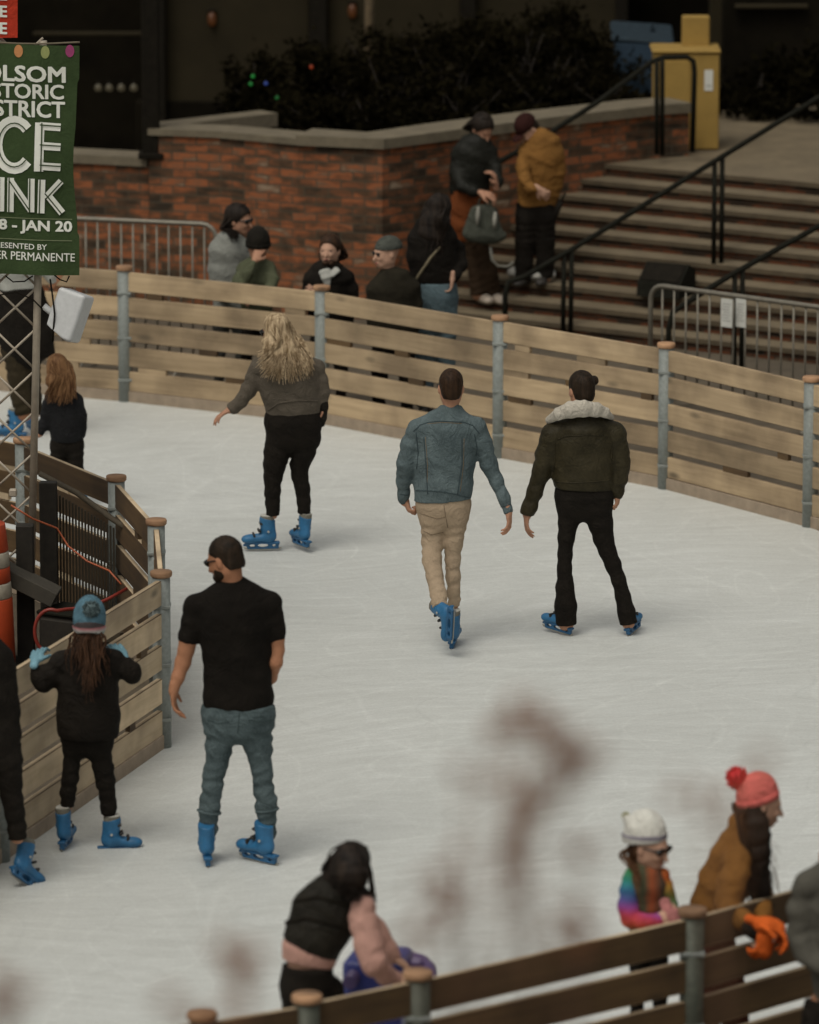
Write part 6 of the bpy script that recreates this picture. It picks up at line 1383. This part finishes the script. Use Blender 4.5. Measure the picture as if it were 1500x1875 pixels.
f16.add('glasses', [([cone(f16.H(-.055, .094, .008), f16.H(.055, .094, .008), .004, .004), cone(f16.H(.06, .085, .008), f16.H(.08, -.01, .008), .004, .004)] + [ell(f16.H(x, .092, .002), (.024, .006, .018), f16.hM, .004) for x in (-.03, .03)], [])], DARKG, .004)
# ---- 17 woman in jeans with her back to the rink
def jeansw():
    f = Fig('person in black top and blue jeans seen from behind at the far fence', 800, 790, Y=45.6, skin=SK3, vox=.010)
    T = [(797, 525, 40), (793, 500, 42), (790, 470, 44), (790, 440, 42), (795, 415, 34), (800, 400, 18)]
    SL = [(764, 440, 13), (757, 470, 14, .05), (762, 500, 12, .1), (775, 515, 9, .18)]; SR = [(818, 435, 15), (838, 455, 15, .1), (845, 485, 13, .05), (833, 505, 10, -.05), (829, 510, 8, -.1)]
    o, b1 = top(f, T, SL, SR, BLK, hem(f, 797, 518, -.1), extra=[(f.chain([(762, 440, 14), (797, 410, 20), (822, 435, 15)], dr=1.1), [])], dr=.7)
    jm = fabric('mid_blue_jeans', (.095, .135, .15), .25, .9, 7, 80, .5)
    o2, b2 = legs(f, None, [(780, 585, 25), (778, 640, 20), (778, 700, 17), (778, 745, 17)], [(816, 585, 24), (816, 640, 20), (818, 700, 17), (818, 745, 17)], jm, [(798, 516, 36), (798, 540, 39), (798, 568, 40)], hipdr=.9)
    f.head(806, 386, (.6, .8, -.3)); f.build_body(b1 + b2 + [(f.headprims() + neck(f, 800, 408, 10), []), (f.hand(f.P(829, 506, -.1), (-.1, 0, -1), (-1, 0, 0), -1, .5), []), (f.hand(f.P(775, 515, .18), (.5, .3, -.5), (0, 1, 0), 1, .5), [])], .009)
    f.long_hair(hair_bk, [(770, 440, -.08), (785, 452, -.12), (800, 455, -.12), (815, 445, -.08)], 60, .009, .006, seed=21, base_end=([(804, 380, 21, -.02), (798, 405, 26, -.06), (790, 430, 27, -.08)], .6), big=1.08)
    seam(f, o, [(762, 512), (775, 492), (790, 470), (806, 452)], .012, plain('beige_strap', (.20, .165, .10), .8), name='bag_strap', off=-.1)
    f.shoe(778, 762, (.2, 1, 0), shoe_d); f.shoe(818, 762, (.2, 1, 0), shoe_d)
jeansw()
# ---- 18 leather jacket woman with a green bag
def leatherw():
    f = Fig('person in dark leather jacket and rust skirt holding a green bag', 875, 556, 'steps', skin=SK, vox=.010)
    lm = fabric('dark_green_leather', (.013, .013, .010), .4, .5, 5, 50, .4); ru = fabric('rust_cloth', (.17, .050, .016), .25); db = fabric('dark_brown_flares', (.030, .018, .010), .4)
    T = [(858, 365, 34), (860, 340, 37), (863, 310, 38), (868, 282, 39), (874, 263, 30), (880, 250, 12)]
    SL = [(842, 285, 15), (836, 315, 14, -.05), (846, 340, 13, -.15), (866, 350, 11, -.22), (880, 354, 8, -.25)]; SR = [(897, 280, 14), (907, 308, 13, -.05), (911, 332, 11, -.12), (908, 344, 8, -.2)]
    o, b1 = top(f, T, SL, SR, lm, hem(f, 860, 356), extra=[(f.chain([(842, 284, 14), (877, 262, 18), (897, 280, 13)], dr=1.1), [])], dr=.68)
    f.add('skirt', [(f.chain([(858, 345, 34), (856, 380, 30), (852, 410, 25), (850, 432, 19)], dr=.8, k=.04), [(np.array(f.P(850, 442)), (0, 0, -1))])], ru, None, (.005, 12, 1))
    o2, b2 = legs(f, None, [(855, 425, 17), (862, 460, 13), (872, 500, 15), (878, 538, 19)], [(873, 425, 17), (885, 460, 14), (897, 500, 16), (902, 536, 19, .05)], db, [(862, 365, 28), (862, 400, 28)])
    f.head(884, 236, (.45, -.72, -.52), size=1.0)
    f.build_body(b1 + b2 + [(f.headprims() + neck(f, 880, 258, 10), []), (f.hand(f.P(880, 352, -.25), (.85, -.2, -.25), (0, .5, -1), 1, .7, 1.1), []), (f.hand(f.P(909, 340, -.2), (-.15, -.2, .9), (-1, .2, 0), -1, .7, 1.05), [])], .009)
    f.face(); f.long_hair(hair_bk, [(868, 262, .0), (872, 262, .06), (880, 262, .1), (890, 258, .12), (900, 250, .10)], 90, .008, .008, seed=42, front=(.07, .055), big=1.10, length_jit=.05)
    f.shoe(884, 553, (.45, -.9, 0), shoe_t, k=1.05); f.shoe(908, 555, (.6, -.8, 0), shoe_t, k=1.05)
shoe_t = plain('white_tan_shoe', (.36, .30, .24), .6, var=.5, scale=9)
leatherw()
def greenbag():
    Z = on_steps(875, 556).y - .25; c = V(884, 415, Z); r = empty('hand_bag', (c.x, c.y, c.z), 'green shoulder bag with pale tassels held by the leather jacket person', 'bag')
    bm_ = fabric('green_bag_cloth', (.062, .066, .052), .25, .9, 8, 60, .6); k = 1 / PXM(Z, 1)
    sdf_obj('bag_body', [([cone(V(886, 385, Z), V(884, 428, Z), 25 * k, 38 * k, dr=.45, k=.02), ell(V(890, 432, Z), (38 * k, .07, 16 * k))], [((c.x, c.y, V(884, 447, Z).z), (-.25, 0, -1))])], .009, bm_, r, parent_loc(r), (.005, 14, 1))
    MB().tube([V(872, 392, Z), V(878, 368, Z), V(884, 358, Z), V(896, 362, Z), V(900, 392, Z)], .009, 8).build('bag_handle', bm_, r)
    tm = fabric('pale_tassel', (.28, .27, .23), .3)
    for (x, y0, y1) in ((876, 378, 412), (907, 388, 418)): MB().tube([V(x, y0, Z - .08), V(x - 1, (y0 + y1) / 2, Z - .10), V(x - 2, y1, Z - .11)], [.012, .02, .010], 8).build('tassel', tm, r)
    MB().tube([V(898, 452, Z), V(901, 475, Z), V(912, 487, Z + .02), V(930, 488, Z + .06), V(940, 480, Z + .08)], .011, 8).build('bag_strap', tm, r)
greenbag()
# ---- 19 tan jacket man
def tanman():
    f = Fig('person in maroon cap, tan jacket and black trousers standing on the steps looking down', 975, 524, 'steps', skin=SK3, vox=.010)
    tm = fabric('tan_jacket', (.205, .098, .026), .28, .85, 6, 60, .6)
    T = [(980, 372, 34), (984, 345, 36), (988, 315, 38), (992, 285, 40), (994, 262, 32), (988, 246, 15)]
    SL = [(962, 278, 14, -.05), (957, 305, 14, -.12), (962, 330, 13, -.2), (972, 345, 11, -.25), (985, 345, 9, -.27)]; SR = [(1018, 280, 16), (1024, 310, 15), (1018, 340, 13.5), (1010, 365, 12), (1006, 382, 10)]
    o, b1 = top(f, T, SL, SR, tm, hem(f, 984, 376, .05), extra=[(f.chain([(964, 276, 14), (990, 255, 18), (1016, 278, 15)], dr=1.1), [])], dr=.72, folds=(.007, .07, 2), noise=(.006, 12, 4))
    o2, b2 = legs(f, None, [(966, 400, 24), (962, 440, 20), (960, 480, 18), (958, 510, 17)], [(996, 400, 24), (998, 440, 20), (999, 480, 18), (998, 508, 17)], BLK, [(982, 370, 36), (981, 392, 36)])
    f.head(966, 237, (-.60, -.45, -.80), up=(-.35, -.2, 1), size=1.0)
    f.build_body(b1 + b2 + [(f.headprims() + neck(f, 984, 256, 13), []), (f.hand(f.P(985, 345, -.27), (.6, 0, -.5), (0, 1, 0), 1, .8), []), (f.hand(f.P(1007, 380), (0, -.2, -1), (-1, 0, 0), -1, .6), [])], .009)
    f.face(); f.short_hair(hair_dk, z0=-.06)
    cp = fabric('maroon_cap', (.030, .010, .008), .3)
    f.beanie(cp, None, None, tall=.100, slouch=(0, -.005, 0), z0=.03, tilt=.0)
    f.add('cap_brim', [([ell(f.H(0, .11, .035), np.array((.065, .065, .008)), f.hM)], [])], cp, .006)
    f.add('umbrella', [(f.chain([(1027, 372, 7), (1012, 398, 6), (1002, 415, 4)]), [])], BLK, .007) if False else None
    f.shoe(960, 522, (-.5, -.8, 0), shoe_d); f.shoe(996, 520, (-.3, -.9, 0), shoe_d)
    Z = f.Y - .02; a = V(1030, 366, Z); r = empty('umbrella', a, 'folded black umbrella held beside the tan jacket person', 'umbrella')
    MB().tube([V(1028, 368, Z), V(1018, 388, Z), V(1004, 412, Z), V(998, 424, Z)], [.022, .034, .028, .008], 10).build('folded_canopy', BLK, r); MB().tube([V(1036, 352, Z), V(1028, 368, Z)], .009, 8).build('handle', M['iron'], r)
tanman()
